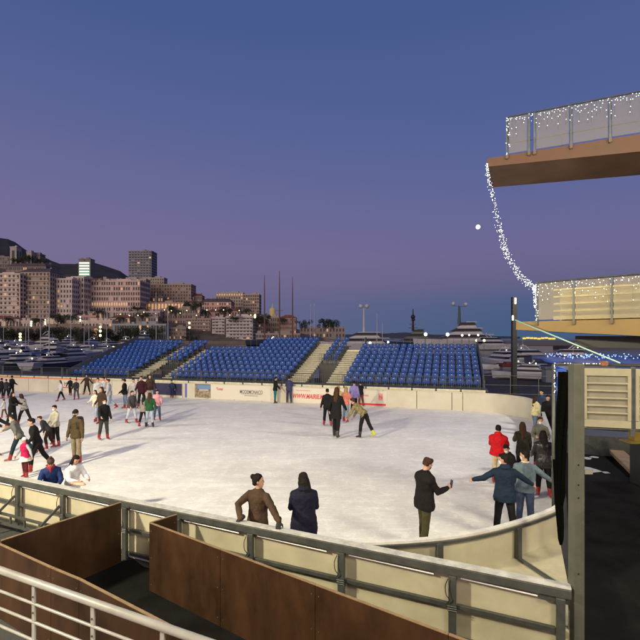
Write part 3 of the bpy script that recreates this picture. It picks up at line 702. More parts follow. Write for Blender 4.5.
# dark beam under the lower deck + tower columns
#
bm = thing('tower_structure', 'dark steel beams under the lower deck at the right edge', 'tower', tuple(a2+d2*2.5+n2*.6+V3((0,0,3.9))))
MB().beam(a2+d2*1.3+n2*1.5+V3((0,0,4.10)), a2+d2*10+n2*1.5+V3((0,0,4.05)), 1.2, .32).build('beam', BLACK, bm)
MB().beam(a2+d2*3.6+n2*1.7+V3((0,0,3.86)), a2+d2*10+n2*1.7+V3((0,0,3.82)), .9, .12).build('beam', STEELD, bm)
for s_ in (6.5, 9.5):
    for off in (.4, 1.9): MB().beam(a2+d2*s_+n2*off+V3((0,0,0)), a2+d2*s_+n2*off+V3((0,0,9.0)), .25, .25, up=n2).build('column', STEELD, bm)
# black mast with lamps + green line
mD = 26.0; mx_ = px(514, mD)
ms = thing('lamp_mast', 'tall thin black mast with two small lamps behind the far right corner', 'lamp post', (mx_, mD, 0))
MB().box((mx_, mD, pz(297, mD)/2), (.25, .25, pz(297, mD))).build('pole', BLACK, ms)
MB().box((mx_+.02, mD-.14, pz(301, mD)), (.07, .04, .34)).build('lamp', GLOWW, ms)
MB().box((mx_-.13, mD-.14, pz(318, mD)), (.07, .04, .26)).build('lamp', GLOWW, ms)
g_a = V3((px(515.5, 12.45), 12.45, pz(320, 12.45))); g_b = V3((px(620, 8.66), 8.66, pz(363, 8.66)))
gl = MB().tube([g_a, g_b], [.020, .014], 8).build('lit_cable', GREENL, smooth=True); tag(gl, 'green lit straight cable from the lower deck tip down to the gate frame', 'cable')
# gate frame, blue netting
gf = thing('gantry', 'grey tubular frame carrying slatted shutters at the right edge', 'frame', (4.82, 9.0, 0))
fa = V3((px(553.5, 9.0), 9.0, 0)); fbb = V3((px(650, 8.55), 8.55, 0)); fd = (fbb-fa).normalized(); fn = V3((-fd.y, fd.x, 0)); zf = pz(364, 9.0)
MB().tube([fa+V3((0,0,0)), fa+V3((0,0,zf))], .035, 8).build('post', STEEL, gf, smooth=True)
MB().tube([fa+V3((0,0,zf)), fa+fd*4+V3((0,0,zf))], .032, 8).build('top_bar', STEEL, gf, smooth=True)
zb = pz(428, 8.8)
MB().tube([fa+fd*.3+V3((0,0,zb)), fa+fd*4+V3((0,0,zb))], .03, 8).build('lower_bar', STEEL, gf, smooth=True)
def fs_at(x): r = (x-320)/F; return (r*fa.y-fa.x)/(fd.x-r*fd.y)
for x, w in ((579, .05), (632.5, .085)):
    s_ = fs_at(x); MB().beam(fa+fd*s_+V3((0,0,zb-.12)), fa+fd*s_+V3((0,0,zf-.03)), w, .05, up=fn).build('post', STEELD, gf)
SHUT = mat('cream_shutter', (.27, .25, .175), .5, nscale=3, namt=.12, bump=.05)
SHUTD = mat('slat_grey', (.17, .16, .12), .6, nscale=3, namt=.15)
def shutter(x0, x1, label):
    s0, s1 = fs_at(x0), fs_at(x1); zt = pz(368, 8.8); zbm = pz(427.0, 8.8)+.01; c = fa+fd*(s0+s1)/2-fn*.05
    t = thing('slatted_shutter', label, 'shutter', (c.x, c.y, zbm), math.atan2(fd.y, fd.x), 'cream slatted shutters hung on the gate frame'); w = s1-s0; h = zt-zbm
    MB().box((0, .02, h/2), (w-.02, .012, h-.02)).build('backing', SHUTD, t)
    for z, hh in ((h-.075, .15), (.07, .14)): MB().box((0, 0, z), (w, .035, hh)).build('frame_rail', SHUT, t, bevel=.004)
    for sx in (-1, 1): MB().box((sx*(w/2-.03), 0, h/2), (.06, .035, h-.30)).build('frame_stile', SHUT, t)
    for k in range(5):
        z = .14+(h-.29)*(k+1)/6; MB().box((0, -.004, z), (w-.122, .03, .032)).build('slat', SHUT, t, bevel=.003)
        MB().box((0, .008, z-.04), (w-.122, .004, .06), Matrix.Rotation(R(25), 3, 'X')).build('slat_face', SHUTD, t)
    return t
shutter(582.5, 630, 'cream slatted shutter hanging whole beside the tall grey post')
shutter(634.5, 684, 'cream slatted shutter cut off by the right edge of the picture')
hb = MB().box(fa+fd*fs_at(603)+V3((0,0,zf+.03))-fn*.05, (.12, .08, .09)).build('hinge_block', mat('rust', (.22, .09, .04), .7, nscale=20, namt=.4)); tag(hb, 'small rusty brown block on top of the gate frame at the green cable', 'block')
# blue net canopy with lights
mb = MB(); nu, nv = 30, 8
for j in range(nv+1):
    for i in range(nu+1):
        u_, v_ = i/nu, j/nv; p = fa+fd*(u_*4.0-.02)+fn*(.06+v_*2.2)+V3((0,0,zf+.02+.06*noise.noise(V3((u_*7, v_*3, 0)))+.05*v_))
        mb.v.append(p)
for j in range(nv):
    for i in range(nu): mb.f.append((j*(nu+1)+i, j*(nu+1)+i+1, (j+1)*(nu+1)+i+1, (j+1)*(nu+1)+i)); mb.mi.append(0)
bt = mb.build('blue_canopy', mat('blue_tarp', (.01, .05, .30), .4, nscale=6, namt=.4, bump=.5, bscale=12), smooth=True)
bt.modifiers.new('s', 'SOLIDIFY').thickness = .01
tag(bt, 'deep blue tarpaulin canopy over the gate frame at the right', 'canopy')
mb = MB()
for k in range(14):
    z = zf-.05-k*.05; mb.add([fa+fd*.05+V3((.0,.02*math.sin(k),z)), fa+fd*.24+V3((0,.03*math.cos(k*1.3),z)), fa+fd*.22+V3((0,.03*math.cos(k*1.3+1),z-.05)), fa+fd*.05+V3((0,.02*math.sin(k+1),z-.05))], [(0,1,2,3)])
bd = mb.build('hanging_tarpaulin', MC['blue_tarp']); bd.modifiers.new('s', 'SOLIDIFY').thickness = .01; tag(bd, 'blue tarpaulin flap hanging at the left corner of the gate frame', 'tarpaulin')
cl = thing('canopy_lights', 'white and blue fairy lights over the blue canopy and frame corner', 'string lights', tuple(fa+V3((0,0,zf))))
cp = [fa+fd*random.uniform(0, 3)+fn*random.uniform(.1, 2.0)+V3((0,0,zf+.12+random.uniform(-.02,.06))) for _ in range(60)]
cp += [fa+fd*(.0+.02*random.random())-fn*.04+V3((0,0,zf-random.uniform(0, .6))) for _ in range(26)]+[fa+fd*random.uniform(0,1.0)-fn*.04+V3((0,0,zf+.02)) for _ in range(16)]
MB().tube([fa-fn*.04+V3((0,0,zf-.6)), fa-fn*.04+V3((0,0,zf)), fa+fd*3-fn*.04+V3((0,0,zf+.03))], .004, 5).build('wire', BLACK, cl)
bulbs(cl, cp[:45], GLOWB, .012); bulbs(cl, cp[45:60]+cp[66:], GLOW, .0065)
cl2 = thing('canopy_lights', 'blue fairy lights glinting on the canopy above the shutters', 'string lights', tuple(fa+fd+V3((0,0,zf))))
bulbs(cl2, [fa+fd*random.uniform(.1, 3)+fn*random.uniform(.1, 1.9)+V3((0,0,zf+.12+random.uniform(-.02,.05))) for _ in range(70)], GLOWB, .014)
# bunched black net
def curtain(x, D, ytop, ybot, w, label, name):
    X = px(x, D); zt = pz(ytop, D); zb_ = pz(ybot, D); mb = MB(); n_, m_ = 40, 30
    for j in range(m_+1):
        v_ = j/m_; z = zt+(zb_-zt)*v_
        for i in range(n_+1):
            an = 2*math.pi*i/n_; r_ = (w*(.75+.25*math.sin(v_*3+1)))*(1+.25*math.sin(an*6+v_*4)+.12*noise.noise(V3((an*2, z*3, 0))))
            if v_ > .93: r_ *= max(.3, 1-(v_-.93)*8)
            mb.v.append(V3((X+r_*math.cos(an)+.03*math.sin(z*2), D+r_*.8*math.sin(an), z)))
    for j in range(m_):
        for i in range(n_): mb.f.append((j*(n_+1)+i, j*(n_+1)+i+1, (j+1)*(n_+1)+i+1, (j+1)*(n_+1)+i)); mb.mi.append(0)
    mb.f.append(tuple(m_*(n_+1)+i for i in range(n_))); mb.mi.append(0)
    o = mb.build(name, BLACKC, smooth=True); tag(o, label, 'net'); return o
curtain(562.5, 6.3, 372, 505, .075, 'bunched black protective net hanging left of the tall grey post', 'black_net')
o = curtain(559, 7.1, 460, 545, .06, 'loose lower end of black net hanging over the corner of the curved barrier', 'black_net')
# objects on the right floor
def ground_quad(name, label, cat, P, m, h=.02):
    o = MB().prism([(p.x, p.y) for p in P], .012, .012+h).build(name, m); return tag(o, label, cat)
WOODP = mat('weathered_plank', (.20, .14, .09), .7, nscale=3, namt=.3)
pl = MB().beam((11.3, 17.8, .25), (9.6, 13.2, .12), .45, .12).build('plank', WOODP); tag(pl, 'weathered brown timber plank lying on the dark floor at far right', 'plank')
pl = MB().beam((10.6, 19.0, .4), (11.0, 14.5, .3), .12, .12).build('red_beam', mat('red_beam', (.22, .03, .02), .6)); tag(pl, 'dark red beam lying behind the timber plank', 'beam')
PAPER = mat('pale_sheet', (.42, .43, .42), .6)
for k, (x, y, w, lab) in enumerate(((586, 458.5, .35, 'small pale scrap on the dark floor nearest the grey post, farther back'), (594.5, 457.5, .3, 'small pale scrap on the dark floor beside the first one'), (589, 470, .7, 'largest pale sheet lying on the dark floor beside the grey post'), (606, 473, .25, 'small isolated pale scrap in the middle of the dark floor'))):
    g = gp(x, y); mb = MB(); n_ = 9; poly = [(g.x+w*.5*math.cos(i*2*math.pi/n_)*random.uniform(.6, 1.2), g.y+w*.5*math.sin(i*2*math.pi/n_)*random.uniform(.6, 1.2)) for i in range(n_)]
    tag(mb.prism(poly, .012, .016).build('paper_sheet', PAPER), lab, 'sheet', 'pale scraps on the dark floor')
yb = thing('yellow_crate', 'small yellow box at the right edge below the shutter', 'box', (px(637, 12), 12, pz(440, 12)))
MB().box((px(638, 12), 12, pz(435, 12)), (.36, .25, .28)).build('body', mat('yellow_box', (.16, .11, .015), .5), yb)
MB().box((px(633, 12), 11.9, pz(440.5, 12)), (.6, .45, .03)).build('base', MC['yellow_box'], yb)
dkb = MB().box((px(657, 12.4), 12.4, pz(441, 12)/2), (.9, .9, pz(441, 12))).build('dark_cabinet', BLACK); tag(dkb, 'black cabinet at the right edge carrying the yellow box', 'cabinet')
tb_ = MB().box((px(640, 15), 16, .35), (3.6, 1.2, .7), Matrix.Rotation(R(-20), 3, 'Z')).build('storage_bin', STEELD); tag(tb_, 'grey storage bench behind the timber plank', 'bench')

# ------------------------------------------------------------------ far hills and city
HILL = mat('hill_scrub', (.035, .038, .03), .9, nscale=.01, namt=.6, bump=.3, bscale=.05)
def ridge(name, pts, D, depth, m, zfoot=-2):
    # pts: px outline; a terrain strip with noise, sloping towards the camera
    mb = MB(); n = len(pts); rows = 10
    xs_ = []; 
    for i in range(len(pts)-1):
        for k in range(6):
            t = k/6; xs_.append((pts[i][0]+(pts[i+1][0]-pts[i][0])*t, pts[i][1]+(pts[i+1][1]-pts[i][1])*t))
    xs_.append(pts[-1]); n = len(xs_)
    for j in range(rows+3):
        if j <= rows:
            f_ = j/rows; Dj = D-depth*(1-f_)
        else: f_ = 1-(j-rows)*.3; Dj = D+depth*.4*(j-rows)
        for i, (x, y) in enumerate(xs_):
            X = px(x, D)*(Dj/D if j <= rows else 1)*1.0; zt = pz(y, D); z = zfoot+(zt-zfoot)*(f_**.8)
            z += (D*.006)*noise.noise(V3((X*.012, Dj*.012, 3)))*(1 if 0 < j < rows else .25)
            mb.v.append(V3((X, Dj, z)))
    for j in range(rows+2):
        for i in range(n-1): mb.f.append((j*n+i, j*n+i+1, (j+1)*n+i+1, (j+1)*n+i)); mb.mi.append(0)
    return strct(name, mb, m, smooth=True)
ridge('far_hill', [(-200, 225), (-60, 222), (0, 238), (8, 239), (15, 242), (25, 251), (40, 255), (52, 261), (60, 264), (75, 264), (84, 262), (92, 262), (105, 266), (120, 271), (127, 276), (160, 288), (200, 297), (240, 312), (262, 328), (270, 337)], 1500, 700, HILL)
ridge('city_slope', [(-200, 255), (0, 262), (60, 272), (120, 285), (200, 300), (260, 318), (300, 330), (322, 336)], 760, 330, mat('slope_ground', (.11, .10, .085), .9, nscale=.05, namt=.6))
ridge('distant_cape', [(230, 336), (300, 335), (372, 334.5), (392, 333), (410, 332.5), (430, 334.5), (470, 336), (520, 337)], 5200, 600, mat('cape_haze', (.07, .085, .11), .9))
# quays
def quay(name, x0, x1, D, ztop=1.2, dep=40, m=CONC):
    return strct(name, MB().box(((px(x0, D)+px(x1, D))/2, D+dep/2, ztop/2-2), (px(x1, D)-px(x0, D), dep, ztop+4)), m)
quay('far_quay', -200, 330, 420, 1.5, 60, mat('quay_stone', (.16, .14, .13), .8, nscale=.05, namt=.3))
quay('breakwater', 468, 760, 260, 2.3, 14, mat('breakwater_stone', (.13, .13, .14), .8, nscale=.1, namt=.3))

BW = {}
def wallm(c):
    k = 'wall_%d_%d_%d' % tuple(int(v*100) for v in c)
    return mat(k, c, .85, nscale=.12, namt=.12)
ROOFM = mat('roof_slate', (.10, .08, .08), .7, nscale=.3, namt=.3); TILE = mat('roof_tile', (.20, .09, .06), .8, nscale=.3, namt=.3)
WIN = {}
def winmesh(w, h, m, arch=False):
    k = (round(w, 1), round(h, 1), m.name, arch)
    if k in WIN: return WIN[k]
    mb = MB()
    if arch:
        pts = [(-w/2, 0), (w/2, 0)]+[(w/2*math.cos(a_*math.pi/6), h-w/2+w/2*math.sin(a_*math.pi/6)) for a_ in range(7)]
        nn = len(pts); mb.add([V3((x, -.12, z)) for x, z in pts]+[V3((x, .1, z)) for x, z in pts], [tuple(range(nn)), tuple(reversed(range(nn, 2*nn)))]+[(i, i+nn, (i+1) % nn+nn, (i+1) % nn) for i in range(nn)])
    else:
        mb.box((0, 0, h/2), (w, .2, h)); mb.box((0, -.15, -.08), (w*1.25, .4, .16), mi=1); mb.box((0, -.02, h/2), (.12, .24, h), mi=1)
    me = bpy.data.meshes.new('window'); me.from_pydata([tuple(v) for v in mb.v], [], mb.f); me.materials.append(m); me.materials.append(wallm((.42, .38, .34)))
    for p, q_ in zip(me.polygons, mb.mi): p.material_index = q_
    WIN[k] = me; return me
def building(label, x0, x1, yt, D, floors, cols, col=(.36, .30, .26), yb=345, dep=None, yaw=0, roof='flat', balc=0, litp=.035, wf=.46, hf=.55, arch=(), cat='building', name='building', skip=0, side=True, litrows=()):
    if floors > 2 and cols > 2: floors = int(floors*1.3+.5); cols = int(cols*1.35+.5); litrows = tuple(int(r_*1.3+.5) for r_ in litrows); arch = tuple(int(r_*1.3+.5) for r_ in arch)
    X0, X1 = px(x0, D), px(x1, D); w = X1-X0; zt = pz(yt, D); zb_ = max(-1, pz(yb, D)); h = zt-zb_; dep = dep or w*.6
    t = thing(name, label, cat, ((X0+X1)/2, D, zb_), R(yaw))
    if '_w' in t: del t['_w']
    wm = wallm(col)
    mb = MB().box((0, dep/2, h/2-6), (w, dep, h+12)); mb.build('wall', wm, t)
    if roof == 'flat':
        MB().box((0, dep/2, h+.4), (w+1, dep+1, .8)).build('roof', wallm(tuple(c*1.1 for c in col)), t)
        MB().box((w*.15, dep/2, h+2), (w*.25, dep*.4, 2.6)).build('roof_house', wm, t)
    elif roof == 'mansard' or roof == 'tile':
        e = 1.0; rh = 5 if roof == 'mansard' else 3.5; ins = .12*w if roof == 'mansard' else .3*w
        vs = [(-w/2-e, -e, h), (w/2+e, -e, h), (w/2+e, dep+e, h), (-w/2-e, dep+e, h), (-w/2+ins, dep*.3, h+rh), (w/2-ins, dep*.3, h+rh), (w/2-ins, dep*.7, h+rh), (-w/2+ins, dep*.7, h+rh)]
        MB().add(vs, [(0,1,5,4), (1,2,6,5), (2,3,7,6), (3,0,4,7), (4,5,6,7), (3,2,1,0)]).build('roof', ROOFM if roof == 'mansard' else TILE, t)
        for cx in (-.25, .3): MB().box((cx*w, dep*.5, h+rh), (1.6, 1.6, 3)).build('chimney', wm, t)
    fh = h/floors; cw = w/cols; ww = cw*wf; wh = fh*hf; cnt = 0; restw = MB(); rl_ = MB()
    for f_ in range(floors-1, skip-1, -1):
        if balc and f_ > 0:
            MB().box((0, -.6, f_*fh+.15), (w*.94, 1.3, .25)).build('balcony', wallm(tuple(min(.6, c*1.25) for c in col)), t)
            MB().box((0, -1.2, f_*fh+.75), (w*.94, .1, .9)).build('balcony_rail', wallm(tuple(min(.6, c*1.15) for c in col)), t)
        for c in range(cols):
            lit = random.random() < litp or f_ in litrows
            if not lit and cols > 3 and random.random() < .10: continue
            if cols > 3 and f_ > 0 and random.random() < .10: MB().box((-w/2+cw*(c+.5), -.55, f_*fh+fh*.22+wh*.95), (ww*1.5, 1.1, .22)).build('awning', mat(*random.choice((('awning_ochre', (.40, .22, .08), .8), ('awning_white', (.6, .57, .52), .8), ('awning_green', (.06, .14, .09), .8)))), t)
            m_ = WINLIT if lit else WINDK
            loc = (-w/2+cw*(c+.5), -.02, f_*fh+fh*.22); cnt += 1
            if cnt <= 100:
                o = bpy.data.objects.new('window', winmesh(ww, wh, m_, f_ in arch)); COL.objects.link(o); o.parent = t; o.location = loc
            else: restw.box((loc[0], 0, loc[2]+wh/2), (ww, .2, wh))
    if restw.v: tag(restw.build('windows', WINDK, t), kind='stuff')
    if side and dep > 6:
        n_ = max(2, int(dep/cw)); 
        sgn = 1 if (x0+x1)/2 < 320 else -1
        mb = MB()
        for f_ in range(skip, floors):
            for c in range(n_): mb.box((sgn*w/2, dep*(c+.5)/n_, f_*fh+fh*.22+wh/2), (.2, dep/n_*wf, wh))
        tag(mb.build('side_windows', WINDK, t), kind='stuff')
    # piers, floor bands, roof clutter
    if cols >= 4 and balc == 0:
        for c in range(0, cols+1, 2 if cols > 8 else 1): MB().box((-w/2+cw*c*(1 if c < cols else .997)+(.2 if c == 0 else 0), -.18, h*.5), (cw*.14, .36, h-1)).build('pier', wallm(tuple(min(.6, c_*1.12) for c_ in col)), t)
        for f_ in range(1, floors): MB().box((0, -.12, f_*fh), (w, .3, .28)).build('string_course', wallm(tuple(min(.6, c_*1.2) for c_ in col)), t)
    if roof == 'flat':
        for _ in range(max(2, int(w/9))):
            bw = random.uniform(1, 4); MB().box((random.uniform(-.45, .45)*w, dep*random.uniform(.1, .6), h+.8+bw*.25), (bw, bw, bw*.6+.8)).build('roof_unit', wm, t)
    # cornice
    MB().box((0, -.25, h-.5), (w+.4, .5, .7)).build('cornice', wallm(tuple(min(.6, c*1.2) for c in col)), t)
    return t
PALE = (.66, .56, .52); PINK = (.58, .39, .36); GREY = (.3, .3, .32); BEIGE = (.62, .51, .45); WHT = (.50, .47, .46)
# front quay arcade, left
building('long low stone arcade wall with dark arches along the left quay', -30, 112, 327, 440, 1, 22, (.22, .19, .17), 344, dep=12, arch=(0,), wf=.6, hf=.7, side=False)
building('large pale apartment block with long balconies at far left', -30, 20, 274, 470, 9, 9, BEIGE, 328, balc=1, dep=30, litp=.08)
building('pale apartment block with stacked balconies right of the far left block', 21, 50, 272, 480, 9, 6, (.40, .34, .29), 328, balc=1, dep=25, roof='mansard', litp=.06)
building('bay fronted beige block left of the long grand hotel', 51, 72, 279, 490, 8, 5, PALE, 328, balc=0, dep=25, arch=(6,), litp=.08)
building('dark slab tower, leftmost of the hillside towers', 10, 16.5, 247, 700, 1, 1, (.36, .34, .34), 290, dep=12, litp=0, wf=.4, hf=.7)
building('dark slab tower in the middle of the hillside towers', 26.5, 31.5, 252, 700, 1, 1, (.36, .34, .34), 290, dep=12, litp=0, wf=.45, hf=.7)
building('broad low tower right of the hillside slab towers', 32, 40, 254, 710, 10, 3, (.24, .22, .22), 290, dep=14, litp=.03)
building('low grey block left of the hillside towers', -20, 9.5, 257, 705, 7, 9, (.22, .2, .2), 290, dep=14, litp=.02, balc=1)
building('low block between the first two hillside towers', 17, 26, 258, 715, 6, 4, (.2, .18, .17), 290, dep=14, litp=.02)
building('small hillside block with a dark centre right of the towers', 44, 51, 264, 700, 5, 3, (.25, .23, .22), 290, dep=14, litp=.02)
building('wide dark roofed block below the hillside towers', 6, 46, 266.5, 560, 3, 14, (.25, .22, .21), 284, dep=18, roof='mansard', litp=.03)
# lit highrise
t = building('narrow high rise with brightly lit white floors', 78.5, 90.5, 259, 720, 8, 1, (.2, .2, .19), 282, dep=14, litp=0, wf=.1, side=False)
ws = px(90.5, 720)-px(78.5, 720)
WL = mat('lit_floor', (.8, .85, .8), .4, emit=(.95, 1, .9), estr=.65); GNL = mat('green_neon', (.1, .6, .3), .4, emit=(.15, .6, .35), estr=.22)
for k in range(6):
    MB().box((0, -.6, 3+k*4.6+5), (ws*.84, .8, 2.6)).build('lit_floor', WL, t); MB().box((0, -.8, 1+k*4.6+5), (ws*.95, .5, .8)).build('green_strip', GNL, t)
t = building('tall blue grey tower block with horizontal bands on the skyline', 128.5, 151.5, 251, 760, 13, 6, (.24, .26, .30), 296, dep=26, litp=.03, balc=1, wf=.7)
building('long grand hotel facade with rows of windows and a lit arcade', 84, 140, 281, 520, 6, 17, (.60, .47, .43), 322, dep=30, arch=(2,), litrows=(2,), litp=.03, wf=.55, hf=.6)
building('projecting corner wing at the left end of the grand hotel', 71.5, 84, 277, 505, 7, 3, PALE, 326, dep=36, litp=.06)
building('stepped lower terrace row with tall pale piers below the grand hotel', 88, 160, 312, 490, 1, 26, (.46, .42, .40), 323, dep=12, litp=.08, wf=.55, hf=.75, side=False)
building('cream upper building set back above the grand hotel', 100, 146, 279.5, 560, 3, 14, (.40, .35, .32), 290, dep=14, litp=.02)
building('beige palace block on the hill right of the tower', 148, 191, 284.5, 600, 5, 12, (.36, .29, .25), 306, dep=24, litp=.04)
building('pale top storey block standing behind the beige palace', 143, 164, 278, 640, 3, 7, (.38, .34, .31), 290, dep=14, litp=.03)
building('low terrace building with a row of glowing orange arches', 141, 184, 303, 540, 1, 13, (.42, .32, .26), 311, dep=14, arch=(0,), litrows=(0,), wf=.6, hf=.7, side=False)
building('beige villa row under the palace block', 160, 200, 309, 500, 3, 12, (.34, .28, .25), 330, dep=16, litp=.1)
building('pink mansion with dark mansard roof in the middle of the hill', 202, 231, 302, 560, 4, 9, PINK, 322, dep=22, roof='mansard', litp=.1)
building('broad cream hotel with lit top floor on the right of the hill', 216, 243, 293, 620, 7, 8, (.38, .35, .31), 322, dep=30, litrows=(6,), litp=.05)
building('cream block with square windows at the right end of the hilltop', 243.5, 259, 294.5, 610, 7, 5, (.38, .33, .28), 322, dep=24, litp=.05, wf=.6)
building('small villa between the palace and the pink mansion', 192, 202, 296, 610, 4, 4, (.30, .26, .24), 320, dep=14, roof='tile', litp=.05)
building('white modern apartment block with banded balconies', 226, 253, 317, 450, 6, 6, (.50, .48, .50), 348, dep=22, balc=1, litp=.04, wf=.7)
building('white modern apartment block stepped lower to the left', 212, 225, 318, 458, 6, 3, (.46, .44, .45), 348, dep=20, balc=1, litp=.05, wf=.7)
building('beige apartment block with balconies left of the white one', 186, 211, 319, 465, 5, 7, (.33, .27, .25), 346, dep=20, balc=1, litp=.08)
building('long low glass pavilion on the quay', 112, 166, 324.5, 430, 2, 22, (.30, .36, .38), 343, dep=14, litp=.05, wf=.7, hf=.7, side=False)
building('low beige quay house right of the pavilion', 167, 186, 328, 440, 3, 7, (.28, .24, .22), 344, dep=14, litp=.1)
building('slim pale block right of the white apartments', 254, 263, 318, 470, 6, 3, (.34, .30, .28), 346, dep=16, litp=.08)
building('pale church like building under the yellow dome', 264, 279, 317, 500, 4, 5, (.38, .34, .30), 346, dep=18, litp=.08)
building('pink house with a pale roof near the right end of town', 280, 296, 318, 480, 3, 6, (.36, .26, .24), 334, dep=14, roof='tile', litp=.1)
building('low grey harbour office near the three tall masts', 256, 300, 334, 430, 2, 16, (.30, .27, .26), 345, dep=12, litp=.08, wf=.6)
building('long pale building in the distance behind the centre stairs', 300, 345, 327.5, 640, 2, 14, (.30, .27, .26), 338, dep=12, litp=.05)
# dome
dm = thing('church_dome', 'small yellowish lit dome with a lantern on the right of town', 'dome', (px(271.5, 505), 515, pz(318, 505)))
c_ = V3(dm['_w']); MB().tube([c_, c_+V3((0,0,8))], 3.6, 12).build('drum', mat('dome_stone_glow', (.5, .42, .2), .7, emit=(1, .75, .2), estr=.06), dm)  # stone emits faintly so the dome looks lit, no lamp here
MB().ball(c_+V3((0,0,9)), 3.8, 12, 8).build('cupola', MC['dome_stone_glow'], dm, smooth=True); MB().tube([c_+V3((0,0,12)), c_+V3((0,0,18))], [.8, .15], 6).build('lantern', MC['dome_stone_glow'], dm)
cr_ = thing('tower_crane', 'dark reddish crane jib above the grand hotel roof', 'crane', (px(96, 515), 515, pz(282, 515)))
c_ = V3(cr_['_w']); MB().tube([c_, c_+V3((0,0,5))], .5, 6).build('mast', mat('crane_red', (.12, .05, .04), .6), cr_); MB().beam(c_+V3((-10,0,2.0)), c_+V3((7,0,4.4)), .8, .9).build('jib', MC['crane_red'], cr_); MB().box(c_+V3((6, 0, 3.4)), (3, 2, 2)).build('cab', MC['crane_red'], cr_)

# extra small houses between the named blocks
names_ = ['at the far left under the large apartment block', 'in a long row right behind the quay arcade', 'between the hotel wing and the bay fronted block', 'above the orange arches', 'left of the pink mansion', 'below the beige palace', 'under the cream hotel', 'behind the pavilion', 'beside the white apartments', 'right of the palace block', 'on the slope above the pavilion', 'at the foot of the grand hotel', 'behind the yellow dome', 'above the quay arcade']
cc = [(-28, 19, 319, 453, 2, 14), (62, 112, 321, 452, 2, 15), (62, 78, 318, 500, 4, 4), (150, 163, 297, 570, 3, 4), (186, 200, 303, 560, 4, 4), (165, 178, 303, 575, 3, 4), (205, 225, 312, 520, 3, 6), (136, 158, 317, 470, 3, 7), (226, 240, 311, 500, 3, 4), (181, 195, 311, 520, 3, 4), (110, 130, 318, 475, 3, 6), (78, 96, 316, 485, 3, 5), (258, 272, 324, 540, 3, 4), (20, 60, 321, 455, 2, 12)]
for k, ((x0, x1, yt, D, fl, cl_), nm) in enumerate(zip(cc, names_)):
    c0 = random.choice([PALE, PINK, BEIGE, (.33, .30, .28)]); building('small %s house %s' % (['tiled', 'flat roofed'][k % 2], nm), x0, x1, yt, D, fl, cl_, c0, yt+22, dep=14, roof=['tile', 'flat'][k % 2], litp=.12, name='house', cat='house')

# ------------------------------------------------------------------ trees
LEAF = mat('dark_foliage', (.035, .05, .028), .8, nscale=.6, namt=.5); BARK = mat('bark', (.08, .06, .045), .9)
def leaf_mesh(kind, rr):
    mb = MB(); random.seed(rr)
    if kind == 'round':
        cl_ = [(V3((random.gauss(0, .55), random.gauss(0, .55), random.uniform(.5, 1.5))), random.uniform(.3, .5)) for _ in range(12)]
        for c, r_ in cl_:
            for _ in range(110):
                d_ = V3((random.gauss(0,1), random.gauss(0,1), random.gauss(0,1))).normalized()*r_*random.uniform(.5, 1.05); p = c+d_
                u_ = V3((random.gauss(0,1), random.gauss(0,1), random.gauss(0,1))).normalized(); v_ = u_.orthogonal().normalized(); s_ = .07
                mb.add([p-u_*s_, p+v_*s_*.6, p+u_*s_, p-v_*s_*.6], [(0,1,2,3)])
    else:
        for k in range(22):
            an = k*2.4; el = random.uniform(-.3, 1.0); pts = []
            for j in range(6):
                t = j/5; pts.append(V3((math.cos(an)*t*.9*math.cos(el*.6), math.sin(an)*t*.9*math.cos(el*.6), 1.2+math.sin(el)*t*.6-.75*t*t)))
            for j in range(5):
                a_, b_ = pts[j], pts[j+1]; sd = (b_-a_).cross(V3((0,0,1))).normalized()*(.16*(1-j/6)); dn = V3((0,0,-.10))
                mb.add([a_, b_, b_+sd+dn, a_+sd+dn], [(0,1,2,3)]); mb.add([a_, b_, b_-sd+dn, a_-sd+dn], [(3,2,1,0)])
    return mb
protos = {k: leaf_mesh(k[0], k[1]) for k in (('round', 1), ('round', 2), ('palm', 3))}
tme = {}
for k, mb in protos.items():
    me = bpy.data.meshes.new('crown'); me.from_pydata([tuple(v) for v in mb.v], [], mb.f); me.materials.append(LEAF); tme[k] = me
tb2 = MB().tube([(0,0,0), (.04,0,.5), (0,.02,.9)], [.09, .06, .04], 7).tube([(.03,0,.55), (.3,.1,1.0)], [.04,.02], 5).tube([(.03,0,.6), (-.3,.1,1.1)], [.04,.02], 5)
tm_ = bpy.data.meshes.new('trunk'); tm_.from_pydata([tuple(v) for v in tb2.v], [], tb2.f); tm_.materials.append(BARK)
random.seed(11)
def tree(x, yb_, D, s_, kind, label, grp):
    z = pz(yb_, D); t = thing('palm_tree' if kind == 'palm' else 'tree', label, 'tree', (px(x, D), D, z), R(random.uniform(0, 359)), grp); t.scale = (s_, s_, s_*random.uniform(.85, 1.1))
    for nm, me in (('crown', tme[('palm', 3)] if kind == 'palm' else tme[('round', random.choice((1, 2)))]), ('trunk', tm_)):
        o = bpy.data.objects.new(nm, me); COL.objects.link(o); o.parent = t
rel = ['at the far left edge', 'behind the left street lamp', 'left of the tall white boat mast', 'right of the tall white boat mast', 'in front of the arcade centre', 'below the hotel corner', 'beside the stacked yellow globes', 'left end of the pavilion', 'before the pavilion centre', 'right end of the pavilion']
for k, x in enumerate((3, 13, 34, 54, 66, 80, 92, 110, 128, 150)):
    tree(x, 345, 418, 9+random.random()*2, 'round', 'dark bushy tree on the far quay %s' % rel[k], 'dark trees along the far quay')
for k, (x, y, l) in enumerate(((143, 322, 'above the pavilion roof'), (120, 323, 'left above the pavilion'), (192, 345, 'left of the balcony block'), (205, 318, 'before the pink mansion'), (225, 319, 'right of the pink mansion'), (247, 316, 'on the terrace over the white apartments'), (196, 312, 'on the slope below the villa'), (176, 318, 'by the beige villa row'))):
    tree(x, y, 425 if y > 330 else 470, 6+random.random()*2, 'palm' if k % 2 else 'round', 'small dark tree %s' % l, 'trees between the hillside buildings')
